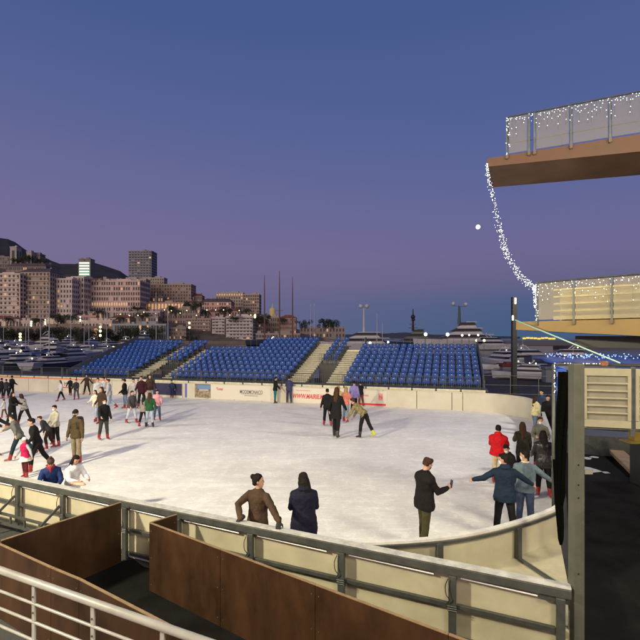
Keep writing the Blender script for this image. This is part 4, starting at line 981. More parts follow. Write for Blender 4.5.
for k, (x, l) in enumerate(((305, 'leftmost'), (326, 'middle'), (334, 'rightmost'))): tree(x, 330, 330, 5, 'round', 'round dark tree, %s of the three left of the radar yacht' % l, 'trees behind the centre stairs')
for k, x in enumerate((14, 22, 29, 38, 43)): tree(x, pz and 262+abs(x-25)*.25, 690, 7, 'round', 'dark hillside tree among the towers, %s from the left' % ORD[k], 'hillside trees among the towers')

gap = ['behind the left arcade end', 'above the arcade centre', 'right of the first long house', 'under the bay fronted block', 'between the hotel and the terrace', 'left of the orange arches', 'right of the orange arches', 'under the palace block', 'left of the yellow dome', 'right of the yellow dome', 'below the cream hotel', 'by the slim pale block']
for k, (x, y, D, s_) in enumerate(((8, 320, 449, 6), (36, 322, 449, 6), (58, 321, 449, 7), (72, 319, 449, 6), (97, 313, 484, 6), (138, 309, 486, 6), (187, 306, 530, 7), (170, 310, 495, 6), (262, 322, 465, 7), (282, 320, 475, 6), (236, 319, 446, 5), (258, 320, 446, 5))):
    tree(x, y+4, D, s_, 'round' if k % 3 else 'palm', 'dark garden tree %s' % gap[k], 'garden trees on the hillside')
# ------------------------------------------------------------------ street lamps
def street_lamp(x, yb_, D, ys, label, m=GLOWY, r_=.9, grp='street lamps along the far quay', pole=True):
    X = px(x, D); z0 = pz(yb_, D); t = thing('street_lamp', label, 'street lamp', (X, D, z0), 0, grp)
    top = pz(min(ys), D); MB().tube([(X, D, z0), (X, D, top)], max(.04, D*.0006), 6).build('pole', STEELD, t)
    for y in ys: MB().ball((X, D-D*.001, pz(y, D)), r_, 8, 6).build('globe', m, t, smooth=True)
street_lamp(20.5, 346, 400, (334, 336.8, 340), 'lamp post with three stacked yellow globes at far left', r_=1.05)
street_lamp(100.5, 346, 400, (327, 331, 335.5), 'lamp post with three stacked yellow globes below the grand hotel', r_=1.1)
street_lamp(189.5, 346, 400, (323, 327.5), 'lamp post with two yellow globes left of the white apartments', r_=1.0)
street_lamp(255, 346, 400, (315.5, 317), 'tall lamp with one yellow globe right of the white apartments', r_=1.0)
street_lamp(21, 372, 90, (351,), 'low yellow lamp above the moored boats at far left', r_=.22, grp='harbour lamps')
street_lamp(10, 368, 90, (349,), 'faint low lamp above the boats at the left edge', r_=.15, grp='harbour lamps')
street_lamp(52.5, 352, 160, (348.5,), 'small white lamp beside the tall white boat mast', m=GLOWW, r_=.3, grp='harbour lamps')
street_lamp(113.5, 352, 160, (347.5,), 'warm lamp just above the left block of seats', r_=.45, grp='harbour lamps')
street_lamp(273.5, 346, 200, (338.5,), 'bright white lamp above the centre block of seats', m=GLOWW, r_=.75, grp='harbour lamps')
street_lamp(31.5, 330, 450, (322, 324, 326), 'slanting white lit sign lamp on the far left quay road', m=GLOWW, r_=.7)
street_lamp(45.5, 330, 450, (320, 322, 324), 'white lit lamp cluster behind the tall white mast', m=GLOWW, r_=.7)
street_lamp(80.5, 328, 450, (317, 319.5, 321), 'white lamp cluster below the hotel wing', m=GLOWW, r_=.6)
for k, (x, y, r_, m_) in enumerate(((425.5, 334.3, .34, GLOWW), (447.5, 334.5, .34, GLOWW), (462, 335.3, .2, GLOWW), (469, 335, .16, GLOWW), (478, 335, .2, GLOWW), (370, 343, .25, GLOWW), (388, 342, .2, GLOWW), (476.5, 340.5, .25, GLOWY), (484, 340.5, .25, GLOWY))):
    street_lamp(x, 352, 90, (y,), ('white' if m_ is GLOWW else 'orange')+' harbour lamp, %s from the left behind the right block of seats' % ORD[k], m=m_, r_=r_, grp='lamps behind the right grandstand block')
random.seed(5)
for k in range(16):
    x = 120+k*8.6+random.uniform(-2, 2); y = 313+random.uniform(-4, 3)
    street_lamp(x, y+5, 455, (y,), 'tiny warm street light on the hill road, %s from the left' % ORD[k], r_=.42, grp='tiny street lights on the hill road')

# ------------------------------------------------------------------ boats
HULL = mat('boat_white', (.46, .49, .54), .4, nscale=.5, namt=.08); HULLB = mat('boat_navy', (.03, .045, .09), .3); TINT = mat('boat_glass', (.02, .025, .035), .15); TEAK = mat('boat_teak', (.22, .13, .07), .6)
GRYC = mat('boat_cover', (.14, .16, .20), .7)
def hull_mb(L_, W_, H_):
    mb = MB(); st = [(-.5, .80, .9), (-.3, 1.0, .92), (0, 1.0, .98), (.25, .8, 1.06), (.42, .4, 1.15), (.5, .02, 1.2)]
    vs = []
    for x, w, h in st: vs += [V3((x*L_, -w*W_/2, h*H_)), V3((x*L_*.97, -w*W_*.35, .12*H_)), V3((x*L_*.95, 0, -.15*H_)), V3((x*L_*.97, w*W_*.35, .12*H_)), V3((x*L_, w*W_/2, h*H_))]
    fs = []
    for i in range(len(st)-1):
        for k in range(4): fs.append((5*i+k, 5*i+k+1, 5*i+k+6, 5*i+k+5))
        fs.append((5*i+4, 5*i, 5*i+5, 5*i+9))
    fs.append((0,1,2,3,4)); fs.append(tuple(5*(len(st)-1)+k for k in (4,3,2,1,0)))
    return mb.add(vs, [tuple(reversed(f)) for f in fs])
def wedge(mb, x0, x1, w, z0, z1, fr=.25, bk=.08):
    L_ = x1-x0; a = w/2; b = w/2*.86
    return mb.add([(x0,-a,z0),(x1,-a*.8,z0),(x1,a*.8,z0),(x0,a,z0),(x0+L_*bk,-b,z1),(x1-L_*fr,-b*.8,z1),(x1-L_*fr,b*.8,z1),(x0+L_*bk,b,z1)], [(3,2,1,0),(4,5,6,7),(0,1,5,4),(1,2,6,5),(2,3,7,6),(3,0,4,7)])
def motor_boat(L_, label, hullm=HULL, decks=2, radar=True, grp=None, name='motor_boat', cat='boat', cover=False):
    t = thing(name, label, cat, (0,0,0), 0, grp); del t['_w']
    W_ = L_*.28; H_ = L_*.11
    hull_mb(L_, W_, H_).build('hull', hullm, t, smooth=False)
    z = H_*.95; x0, x1 = -.38*L_, .22*L_; w = W_*.8; hh = L_*.075
    for k in range(decks):
        wedge(MB(), x0, x1, w, z, z+hh*.42).build('cabin', HULL, t)
        wedge(MB(), x0+.01*L_, x1-.03*L_, w*.97, z+hh*.42, z+hh*.85, fr=.2).build('window_band', TINT, t)
        wedge(MB(), x0-.05*L_*(k == 0), x1-.12*L_, w*.98, z+hh*.85, z+hh, fr=.05, bk=.02).build('cabin_roof', HULL, t)
        z += hh; x0 += .07*L_; x1 -= .11*L_; w *= .86
    MB().tube([(.1*L_, -W_*.42, H_*1.25), (.3*L_, -W_*.33, H_*1.35), (.47*L_, 0, H_*1.55), (.3*L_, W_*.33, H_*1.35), (.1*L_, W_*.42, H_*1.25)], L_*.002+.01, 5).build('bow_rail', STEEL, t)
    if radar:
        MB().tube([(x0+.1*L_, -w*.4, z), (x0+.03*L_, -w*.4, z+hh*.8), (x0+.03*L_, w*.4, z+hh*.8), (x0+.1*L_, w*.4, z)], L_*.008, 6).build('radar_arch', HULL, t)
        MB().ball((x0+.03*L_, 0, z+hh*.95), L_*.014, 8, 6).build('radar_dome', HULL, t, smooth=True)
        MB().tube([(x0+.05*L_, w*.2, z+hh*.8), (x0+.04*L_, w*.2, z+hh*2.2)], .02, 4).build('antenna', HULL, t)
    if name == 'motor_boat': MB().ball((x0, 0, z+hh*.3), .09, 6, 4).build('deck_light', GLOWW, t)
    if cover: wedge(MB(), -.48*L_, -.3*L_, W_*.8, H_*.9, H_*1.5).build('cover', GRYC, t)
    return t
def sail_boat(L_, label, grp=None, mh=1.25):
    t = thing('sailing_boat', label, 'sailing boat', (0,0,0), 0, grp); del t['_w']
    hull_mb(L_, L_*.26, L_*.10).build('hull', HULL, t); wedge(MB(), -.15*L_, .2*L_, L_*.14, L_*.09, L_*.135).build('cabin', HULL, t)
    MB().tube([(.08*L_, 0, L_*.1), (.08*L_, 0, L_*mh)], [L_*.008, L_*.005], 6).build('mast', HULL, t)
    MB().tube([(.07*L_, 0, L_*.22), (-.38*L_, 0, L_*.2)], L_*.018, 7).build('furled_sail', mat('sail_cover', (.10, .16, .34), .7), t)
    mb = MB()
    for s_ in (-1, 1): mb.tube([(.08*L_, s_*.12*L_, L_*.1), (.08*L_, 0, L_*mh*.98)], .012, 3)
    mb.tube([(.49*L_, 0, L_*.12), (.08*L_, 0, L_*mh*.97)], .012, 3); mb.build('rigging', STEEL, t); return t
WZ = -1.5
P1 = motor_boat(11, 'x', grp='motor boats moored in the harbour behind the rink'); P2 = motor_boat(13, 'x', decks=3, grp='motor boats moored in the harbour behind the rink'); P3 = motor_boat(8, 'x', decks=1, radar=False, cover=True, grp='motor boats moored in the harbour behind the rink'); P4 = sail_boat(12, 'x', 'sailing boats moored in the harbour behind the rink'); P5 = motor_boat(10, 'x', hullm=HULLB, grp='motor boats moored in the harbour behind the rink')
for p in (P1, P2, P3, P4, P5): index_kids(p)
random.seed(21); used = set()
spots = []
rows_ = [(368, range(-8, 62, 11)), (363, range(-4, 80, 12)), (358, range(-6, 92, 14)), (354, range(0, 122, 14)), (350.5, range(-5, 160, 15)), (348, range(4, 190, 17))]
rown = ['nearest', 'second', 'third', 'fourth', 'fifth', 'farthest']
for ri, (y, xr) in enumerate(rows_):
    for ci, x in enumerate(xr):
        D = (CH-WZ)*F/(y-HZ); pr = random.choice([P1, P2, P3, P1, P5, P2, P3, P4] if ri > 0 else [P1, P3, P3, P5, P1])
        desc = {P1.name: 'white two deck boat', P2.name: 'white three deck yacht', P3.name: 'small white boat with grey cover', P4.name: 'white sailing boat', P5.name: 'navy hulled motor boat'}[pr.name]
        o = pr if pr.name not in used else copy_tree(pr); used.add(pr.name)
        o.location = (px(x+random.uniform(-3, 3), D), D+random.uniform(-2, 2), WZ); o.rotation_euler = (0, 0, R(random.choice((75, 95, 265, 60, 10, 170))+random.uniform(-12, 12)))
        s_ = random.uniform(.85, 1.2)*(1 if ri < 4 else 1.5); o.scale = (s_, s_, s_)
        o['label'] = '%s, %s from left in the %s row of boats' % (desc, ORD[ci], rown[ri])
def place(o, x, D, rz, z=WZ, s_=1):
    o.location = (px(x, D), D, z); o.rotation_euler = (0, 0, R(rz)); o.scale = (s_,)*3; return o
# large yachts
def antenna_mast(t, x, z, h, domes, m, w=.5):
    MB().tube([(x, 0, z), (x, 0, z+h)], [w, w*.55], 8).build('radar_mast', m, t)
    for dx, dz, r_ in domes:
        MB().ball((x+dx, 0, z+dz), r_, 10, 8).build('radar_dome', HULL, t, smooth=True)
        MB().tube([(x, 0, z+dz-r_*1.1), (x+dx, 0, z+dz-r_*1.1)], .12, 6).build('spreader', m, t)
yg = motor_boat(44, 'large white motor yacht with two round radar domes behind the centre stairs', decks=2, radar=False, name='motor_yacht', cat='yacht')
antenna_mast(yg, -4, 10.0, 15, ((-1.7, 16.2, 1.35), (1.8, 16.2, 1.35)), HULL, .8)
place(yg, 357, 190, 172, s_=.74)
yd = motor_boat(40, 'dark explorer yacht with black mast behind the right block of seats', decks=3, radar=False, hullm=HULLB, name='motor_yacht', cat='yacht')
for c in yd.children if False else [o for o in COL.objects if o.parent == yd and o.name.startswith(('cabin',))]: c.data.materials[0] = mat('grey_ship', (.12, .15, .16), .5)
MB().tube([(-2, 0, 12), (-2, 0, 27)], [.9, .25], 8).build('radar_mast', BLACK, yd)
for z, w in ((14, 6), (16.5, 4.5), (19, 3)): MB().box((-2, 0, z), (w, 1.2, .4)).build('spreader', BLACK, yd)
MB().ball((-2, 0, 21.5), 1.5, 8, 6).build('sensor_ball', BLACK, yd, smooth=True); MB().ball((-2.2, 0, 19.7), 1.2, 8, 6).build('sensor_ball', BLACK, yd, smooth=True)
place(yd, 410, 240, 170, s_=.80)
yb2 = motor_boat(60, 'large white yacht with tall dark funnel mast and two domes behind the right block', decks=3, radar=False, name='motor_yacht', cat='yacht')
antenna_mast(yb2, -3, 18, 13, ((-4.6, 14.3, 1.5), (4.2, 14.8, 1.5)), mat('dark_funnel', (.05, .09, .08), .4), 1.2)
place(yb2, 455, 230, 172, s_=.72)
yf = motor_boat(30, 'low white motor yacht at the left end of the lamps behind the seats', decks=2, name='motor_yacht', cat='yacht'); place(yf, 496, 210, 10, s_=.8)
# three tall masts of a sailing ship + others
ts_ = thing('sailing_ship', 'three masted sailing ship with tall brown masts behind the centre block', 'sailing ship', (px(279, 330), 330, WZ))
hm = hull_mb(50, 10, 5); hm.v = [v+V3((px(279, 330), 330, WZ)) for v in hm.v]; hm.build('hull', HULLB, ts_)
MASTB = mat('mast_brown', (.16, .09, .07), .6)
for x, y in ((264.5, 275), (279.5, 270.5), (292.5, 277)):
    X = px(x, 330); MB().tube([(X, 330, 0), (X, 330, pz(y+22, 330)), (X, 330, pz(y, 330))], [.7, .5, .2], 6).build('mast', MASTB, ts_); MB().tube([(X-3, 330, pz(y+40, 330)), (X+3, 330, pz(y+40, 330))], .15, 5).build('yard', MASTB, ts_)
for k, (x, y, D, w, l) in enumerate(((47.2, 282, 85, .09, 'white sailing boat with the tallest pale mast on the left'), (154.5, 292, 110, .09, 'sailing boat with tall mast left of the centre aisle'), (166.5, 300, 112, .07, 'sailing boat with a shorter mast beside the tall one'), (310.5, 303, 180, .14, 'sailing boat with a pale thin mast right of the three brown masts'), (314.3, 303, 190, .14, 'second thin masted sailing boat right of the three brown masts'), (377.4, 313, 150, .14, 'sailing boat with thin white mast between the two big yachts'), (382.8, 323, 150, .14, 'sailing boat with short white mast beside the dark yacht'), (87, 300, 130, .05, 'sailing boat with thin grey mast before the grand hotel'), (105, 306, 140, .05, 'sailing boat with thin grey mast near the stacked globes'))):
    L_ = 14; zt = pz(y, D)-WZ
    o = sail_boat(L_, l, 'single sailing boats with visible masts', mh=zt/L_); place(o, x, D, 80 if k else 95)
    o.location.x -= L_*.08*math.cos(R(80)); 
# right harbour: speedboats, low terminal with lit yellow sign
motor = motor_boat(9, 'grey white cabin cruiser stored behind the far right railing', decks=2, name='motor_boat'); place(motor, 521, 44, 150, z=.15, s_=.62)
m2_ = motor_boat(9, 'white speedboat right of the cabin cruiser behind the railing', decks=1, radar=False); place(m2_, 541, 50, 20, z=.3, s_=.6)
m3_ = motor_boat(9, 'small boat with red cover left of the black mast', decks=1, radar=False, cover=True); place(m3_, 503, 52, 160, z=.4, s_=.6)
m4_ = motor_boat(12, 'white motor boat farther back right of the black mast', decks=2); place(m4_, 535, 75, 10, z=-.5, s_=.9)
m5_ = motor_boat(12, 'motor boat with dark hull farther back left of the gate frame', decks=2, hullm=HULLB); place(m5_, 560, 70, 170, z=-.3, s_=.9)
m6_ = motor_boat(12, 'white motor boat moored beyond the rightmost seats', decks=2); place(m6_, 498, 90, 100, z=WZ, s_=1)
m7_ = motor_boat(10, 'white motor boat seen under the lower deck beside the beams', decks=1); place(m7_, 590, 60, 20, z=-.4, s_=1)
for k, (x, D, c, l) in enumerate(((505, 46, (.12, .03, .03), 'red covered stack beside the boats left of the black mast'), (509, 50, (.12, .04, .05), 'smaller red covered stack touching the black mast'), (548, 42, (.10, .12, .16), 'grey covered stack right of the speedboat'))):
    t = thing('covered_stack', l, 'stack', (px(x, D), D, 0)); b_ = V3(t['_w'])
    wm_ = MB(); wm_.box(b_+V3((0,0,.6)), (.8, .8, 1.2)); wm_.build('crates', GRYC, t); MB().box(b_+V3((0,0,1.35)), (1.0, 1.0, .3)).build('cover', cloth(c), t, bevel=.1)
term = thing('terminal_building', 'low long harbour building with a band of yellow lights right of the black mast', 'building', (px(535, 250), 250, 0))
b_ = V3(term['_w'])
MB().box(b_+V3((0,0,1.4)), (px(576, 250)-px(490, 250), 10, 2.8)).build('wall', mat('term_wall', (.10, .11, .14), .6), term)
for k in range(9):
    X = px(520+k*3.6, 250); MB().box((X, 244.8, pz(338.3+random.uniform(-.5,.5), 250)), (1.7, .3, .9)).build('lit_sign', mat('yellow_sign', (.8, .5, .05), .4, emit=(1, .62, .08), estr=1.1), term)
sheet = MB().box((px(535, 110), 110, .4), (px(552, 110)-px(517, 110), .4, 3.6)).build('grey_hoarding', mat('hoarding', (.20, .22, .28), .6, nscale=.5, namt=.1)); tag(sheet, 'pale blue grey hoarding on the quay right of the black mast', 'hoarding')
# moon
D = 9000; mo = MB().ball((px(478, D), D, pz(227, D)), 46, 20, 14).build('moon', mat('moon_glow', (.9, .9, .9), .9, emit=(1, .96, .9), estr=1.3), smooth=True); tag(mo, 'small full moon low in the dusk sky left of the light garland', 'moon')

# ------------------------------------------------------------------ people
SKIN = mat('skin', (.46, .27, .19), .55, nscale=6, namt=.08); SKIND = mat('skin_dark', (.22, .12, .08), .55)
HAIRB = mat('hair_black', (.012, .009, .008), .75, spec=.15, nscale=30, namt=.5, bump=.6, bscale=60, stretch=(1,1,.2)); HAIRN = mat('hair_brown', (.045, .022, .013), .75, spec=.15, nscale=30, namt=.5, bump=.6, bscale=60, stretch=(1,1,.2))
HAIRL = mat('hair_light', (.28, .18, .08), .7, spec=.2, nscale=30, namt=.4, bump=.6, bscale=60, stretch=(1,1,.2)); SKRED = mat('red_skate', (.22, .012, .012), .35, nscale=10, namt=.2); SKBLK = mat('black_skate', (.015, .015, .016), .35); SKYEL = mat('yellow_skate', (.45, .50, .04), .4)
BLADE = mat('blade_steel', (.5, .5, .5), .25, .9); MASKW = mat('mask_white', (.72, .74, .76), .7); MASKB = mat('mask_black', (.02, .02, .022), .7); EYEM = mat('eye', (.02, .015, .012), .2); LIPM = mat('lips', (.30, .10, .08), .5)
ZU = V3((0,0,1)); XU = V3((1,0,0)); YU = V3((0,1,0))
def rotv(v, ax, deg): return Matrix.Rotation(R(deg), 3, ax) @ v
BAKE = []
def remeshed(mb, name, m, parent, vox, sm=4, disp=0):
    o = mb.build(name, m, parent, smooth=True, loc=(0,0,0))
    r = o.modifiers.new('r', 'REMESH'); r.mode = 'VOXEL'; r.voxel_size = vox; r.use_smooth_shade = True
    s = o.modifiers.new('s', 'SMOOTH'); s.factor = .5; s.iterations = sm
    if disp:
        tx = bpy.data.textures.get('folds') or bpy.data.textures.new('folds', 'CLOUDS'); tx.noise_scale = .09; tx.noise_depth = 3
        d = o.modifiers.new('d', 'DISPLACE'); d.texture = tx; d.strength = disp; d.mid_level = .5; d.texture_coords = 'LOCAL'
    BAKE.append(o); return o
def hand(mb, w, d, pn, sd, k=1.0, curl=25, near=True, infl=0):
    # w wrist, d direction of hand, pn palm normal, sd thumb side
    w = V3(w); pts = []
    mb.loft([(w-d*.02, sd, pn, .026+infl, .021+infl), (w+d*.02, sd, pn, .032+infl, .020+infl), (w+d*.06, sd, pn, .041+infl, .017+infl), (w+d*.095, sd, pn, .040+infl, .014+infl), (w+d*.10, sd, pn, .03, .01)], 10)
    if not near:
        mb.limb([w+d*.07, w+d*.12+pn*.01, w+d*.155+pn*.03], [.032, .028, .02], 8); return
    for i, L_ in enumerate((.070, .080, .074, .058)):
        b = w+d*.085+sd*(.030-.020*i); c1 = (d*math.cos(R(curl*.6))+pn*math.sin(R(curl*.6))); c2 = (d*math.cos(R(curl*1.7))+pn*math.sin(R(curl*1.7))); c3 = (d*math.cos(R(curl*2.5))+pn*math.sin(R(curl*2.5)))
        sp = sd*(.10*(1.5-i)); p1 = b+(c1+sp).normalized()*L_*.45; p2 = p1+(c2+sp*.5).normalized()*L_*.32; p3 = p2+c3*L_*.24
        mb.limb([b, p1, p2, p3], [.0098+infl*.6, .0092+infl*.6, .0085+infl*.6, .0078+infl*.6], 8)
    tb = w+d*.025+sd*.026; t1_ = tb+(d*.55+sd*.75+pn*.2).normalized()*.042; t2_ = t1_+(d*.9+sd*.25+pn*.3).normalized()*.034
    mb.limb([tb, t1_, t2_], [.014+infl*.6, .0115+infl*.6, .010+infl*.6], 8)
def ik(S_, T, l1, l2, pole):
    v = T-S_; D = min(v.length, (l1+l2)*.995); v.normalize(); a = (l1*l1-l2*l2+D*D)/(2*D); h = math.sqrt(max(0, l1*l1-a*a))
    p = (pole-v*pole.dot(v)).normalized(); return S_+v*a+p*h, S_+v*D
def person(label, x, y, h, yaw, top=(.02,.02,.02), bot=(.02,.02,.02), hair='short', hairm=None, lean=3, side=0, legs=((6,3,6),(-6,3,8)), arms=((8,8,20),(8,8,20)), head=(5,0), coat=-.13, skate=SKRED, mask=None, gloves=None, near=False, skin=None, hood=False, skirt=None, vest=None, slim=1.13, zfoot=0.012, wide=1.04, name='person', bag=None, collar=None, scarf=None, seatlow=0, stripes=None, sleeve=None):
    k = h/1.75; skin = skin or SKIN; hairm = hairm or HAIRB
    t = thing('person', label, 'person', (x, y, zfoot), R(yaw)); t.scale = (k, k, k)
    vox = .009 if near else .017
    # legs
    P0 = V3((0,0,0)); J = []; gait = []
    for i, sg in enumerate((1, -1)):
        f_, o_, kn = legs[i]
        hp = YU*sg*.085; d1 = rotv(rotv(-ZU, YU, -f_), XU, sg*o_); d2 = rotv(rotv(-ZU, YU, -(f_-kn)), XU, sg*o_)
        kp = hp+d1*.44; an = kp+d2*.41; J.append((hp, kp, an, d2))
    mn = min(j[2].z for j in J); pel = V3((0,0,-mn+.125)); mid = V3(((J[0][2].x+J[1][2].x)/2, 0, 0)); 
    pel = pel-mid*.7
    J = [(a_+pel, b_+pel, c_+pel, e_) for a_, b_, c_, e_ in J]
    d = rotv(rotv(ZU, YU, lean), XU, side); Fw = rotv(XU, YU, lean); Lt = d.cross(Fw).normalized()
    ch = pel+d*.50; nb = pel+d*.545
    hd = rotv(rotv(d, Lt, head[0]-lean*.55), d, head[1]); 
    hf = rotv(rotv(Fw, Lt, head[0]-lean*.55), d, head[1]); hl = hd.cross(hf).normalized(); hc = nb+d*.035+hd*.115
    # arms
    AR = []
    for i, sg in enumerate((1, -1)):
        Sh = ch-d*.045+Lt*sg*.160*wide; a_ = arms[i]
        if isinstance(a_, dict):
            T = V3(a_['t'])/k; pole = V3(a_.get('pole', (-.5, sg*.6, -.6))); E, Wr = ik(Sh, T, .29, .255, pole); hdn = V3(a_['hand']).normalized() if 'hand' in a_ else (Wr-E).normalized()
        else:
            f_, o_, el = a_[:3]; inn = a_[3] if len(a_) > 3 else .25
            u_ = (-d*math.cos(R(f_))*math.cos(R(o_))+Fw*math.sin(R(f_))*math.cos(R(o_))+Lt*sg*math.sin(R(o_))).normalized()
            T_ = (Fw*1.0+ZU*(.6 if f_ > 50 else .1)-Lt*sg*inn); T_ = (T_-u_*T_.dot(u_)).normalized()
            fd_ = (u_*math.cos(R(el))+T_*math.sin(R(el))).normalized(); E = Sh+u_*.29; Wr = E+fd_*.255; hdn = fd_
        pn = (Lt*-sg); pn = (pn-hdn*pn.dot(hdn)).normalized()
        if isinstance(a_, dict) and 'palm' in a_: pn = V3(a_['palm']); pn = (pn-hdn*pn.dot(hdn)).normalized()
        sd = hdn.cross(pn); sd = sd if sd.dot(Fw+ZU*.5) > 0 else -sd
        AR.append((Sh, E, Wr, hdn, pn, sd, sg))
    # ---- body: one continuous skin
    mb = MB(); g = 1.0
    def torso(mb, e, z0, neck=True, low=None):
        rings = []
        if z0 < 0:
            for zz, ru, rv in ((z0, .115, .165), (z0*.5, .12, .175)): rings.append((pel+ZU*zz*.9+Fw*.0, Fw, Lt, ru*slim+e, rv*slim+e))
        for zz, fw, ru, rv in ((0, -.005, .115, .165), (.10, 0, .105, .150), (.20, .005, .100, .140), (.32, .01, .112, .155), (.40, .005, .112, .165*wide), (.46, 0, .100, .160*wide), (.50, 0, .080, .132*wide), (.53, -.005, .066, .095), (.555, -.005, .055, .066)):
            if zz < 0: continue
            rings.append((pel+d*zz+Fw*fw, Fw, Lt, ru*slim+e, rv*slim+e))
        mb.loft(rings, 16)
    torso(mb, -.014, -.05)
    mb.limb([nb-d*.04, nb+d*.02, hc-hd*.06], [.052, .05, .052], 10)
    hr = [(-.118,.040,.022,.024),(-.105,.032,.045,.042),(-.075,.022,.066,.056),(-.03,.008,.084,.068),(.02,.0,.092,.074),(.06,-.004,.090,.072),(.095,-.010,.068,.056),(.115,-.012,.03,.026)]
    mb.loft([(hc+hd*z+hf*f_, hf, hl, a_, b_) for z, f_, a_, b_ in hr], 16)
    mb.loft([(hc+hd*.02+hf*.082, hf, hl, .008, .008), (hc-hd*.015+hf*.098, hf, hl, .014, .012), (hc-hd*.035+hf*.092, hf, hl, .012, .015), (hc-hd*.042+hf*.08, hf, hl, .01, .008)], 8)   # nose
    for sg in (1, -1): mb.loft([(hc+hl*sg*.072-hd*.03, hf, hd, .008, .008), (hc+hl*sg*.080-hd*.005-hf*.006, hf, hd, .018, .030), (hc+hl*sg*.084-hf*.01, hf, hd, .012, .02)], 8)
    for Sh, E, Wr, hdn, pn, sd, sg in AR:
        mb.limb([Sh-Lt*sg*.02, Sh.lerp(E, .45), E, E.lerp(Wr, .35), Wr], [.052, .045, .037, .036, .026], 10)
        if not gloves: hand(mb, Wr, hdn, pn, sd, near=near, curl=30 if not isinstance(arms[0 if sg == 1 else 1], dict) else arms[0 if sg == 1 else 1].get('curl', 30))
    for hp, kp, an, dd in J: mb.limb([hp, hp.lerp(kp, .5), kp, kp.lerp(an, .35), an], [.078, .068, .052, .05, .035], 10); mb.limb([an, an+V3((.09,0,-.06))], [.04, .033], 8)
    body = remeshed(mb, 'body', skin, t, vox*.85, 2)
    # ---- clothes
    def add(mb, name, m, dz=0, s_=4): return remeshed(mb, name, m, t, vox, s_, dz)
    if top is not None:
        mb = MB(); torso(mb, .018, coat)
        for Sh, E, Wr, hdn, pn, sd, sg in AR:
            if vest is None: mb.limb([Sh-Lt*sg*.05+d*.02, Sh, Sh.lerp(E, .5), E, E.lerp(Wr, .5), Wr-hdn*.0], [.058, .070, .068, .062, .055, .044], 12)
        if hood: mb.loft([(nb-Fw*.05-d*.05, Fw, Lt, .05, .09), (nb-Fw*.075-d*.0, Fw, Lt, .065, .11), (nb-Fw*.06+d*.05, Fw, Lt, .06, .10), (nb-Fw*.04+d*.075, Fw, Lt, .04, .07)], 12)
        mb.loft([(nb-d*.03, Fw, Lt, .07, .085), (nb+d*.015-Fw*.005, Fw, Lt, .066, .07), (nb+d*.035-Fw*.005, Fw, Lt, .058, .062)], 12)
        add(mb, 'jacket' if near or hood or coat < -.2 else 'top', top if not isinstance(top, tuple) else cloth(top), .022 if near else .016, 3)
        if vest is not None:
            mb = MB()
            for Sh, E, Wr, hdn, pn, sd, sg in AR: mb.limb([Sh-Lt*sg*.03, Sh, Sh.lerp(E, .5), E, E.lerp(Wr, .5), Wr], [.066, .066, .056, .05, .044, .038], 10)
            add(mb, 'sleeves', cloth(vest))
    if collar is not None:
        mb = MB(); mb.loft([(nb-d*.045, Fw, Lt, .09, .12), (nb-d*.01, Fw, Lt, .085, .10), (nb+d*.03, Fw, Lt, .07, .08)], 14); add(mb, 'collar', cloth(collar), .01)
    if scarf is not None:
        mb = MB(); mb.loft([(nb-d*.02, Fw, Lt, .09, .10), (nb+d*.03, Fw, Lt, .10, .10), (nb+d*.06, Fw, Lt, .08, .085)], 14); mb.limb([nb+Fw*.09, nb+Fw*.12-d*.25], [.03, .035], 8); add(mb, 'scarf', cloth(scarf), .01)
    if bot is not None:
        mb = MB()
        mb.loft([(pel-ZU*.10, XU, YU, .095, .14), (pel-ZU*.02, XU, YU, .118, .165), (pel+d*.06, Fw, Lt, .114, .158), (pel+d*.10, Fw, Lt, .10, .145)], 14)
        for hp, kp, an, dd in J: mb.limb([hp, hp.lerp(kp, .3), hp.lerp(kp, .7), kp, kp.lerp(an, .4), an-dd*.12], [.094, .096, .082, .074, .070, .062], 12)
        add(mb, 'trousers', cloth(bot), .014, 3)
    if skirt is not None:
        mb = MB(); mb.loft([(pel+ZU*.04, XU, YU, .12, .15), (pel-ZU*.1, XU, YU, .19, .22), (pel-ZU*.22, XU, YU, .25, .27)], 20); add(mb, 'skirt', cloth(skirt), .02)
    # ---- feet
    for i, (hp, kp, an, dd) in enumerate(J):
        mb = MB(); tilt = legs[i][0]-legs[i][2]; fx = rotv(XU, YU, -min(0, tilt)*.0 + (0 if tilt > -25 else -tilt*.5)); fx = rotv(XU, YU, max(0, -tilt-15)*.8); fz = rotv(ZU, YU, max(0, -tilt-15)*.8)
        an2 = an
        mb.limb([an-dd*.13, an-dd*.05, an-fz*.01], [.066, .062, .054], 12)
        mb.loft([(an-fx*.06-fz*.04, fz, YU, .045, .036), (an-fx*.02-fz*.035, fz, YU, .055, .042), (an+fx*.07-fz*.045, fz, YU, .042, .045), (an+fx*.14-fz*.06, fz, YU, .028, .045), (an+fx*.185-fz*.065, fz, YU, .018, .03)], 12)
        sk = (SKYEL if i == 1 else SKBLK) if skate == 'ylw' else skate
        bo = remeshed(mb, 'skate', sk, t, vox*.9, 2)
        c_ = an+fx*.05-fz*.108; mb = MB(); mb.beam(c_-fx*.14, c_+fx*.14, .006, .028, up=fz); mb.beam(c_-fx*.08+fz*.012, c_-fx*.03+fz*.012, .02, .02, up=fz); mb.beam(c_+fx*.05+fz*.012, c_+fx*.10+fz*.012, .02, .02, up=fz)
        mb.build('blade', BLADE, bo, loc=(0,0,0))
    # ---- hair / headgear
    mb = MB(); hair_r = [(-.045,-.050,.045,.070),(-.01,-.034,.070,.082),(.03,-.022,.090,.086),(.07,-.014,.096,.082),(.105,-.012,.074,.064),(.124,-.012,.034,.03)]
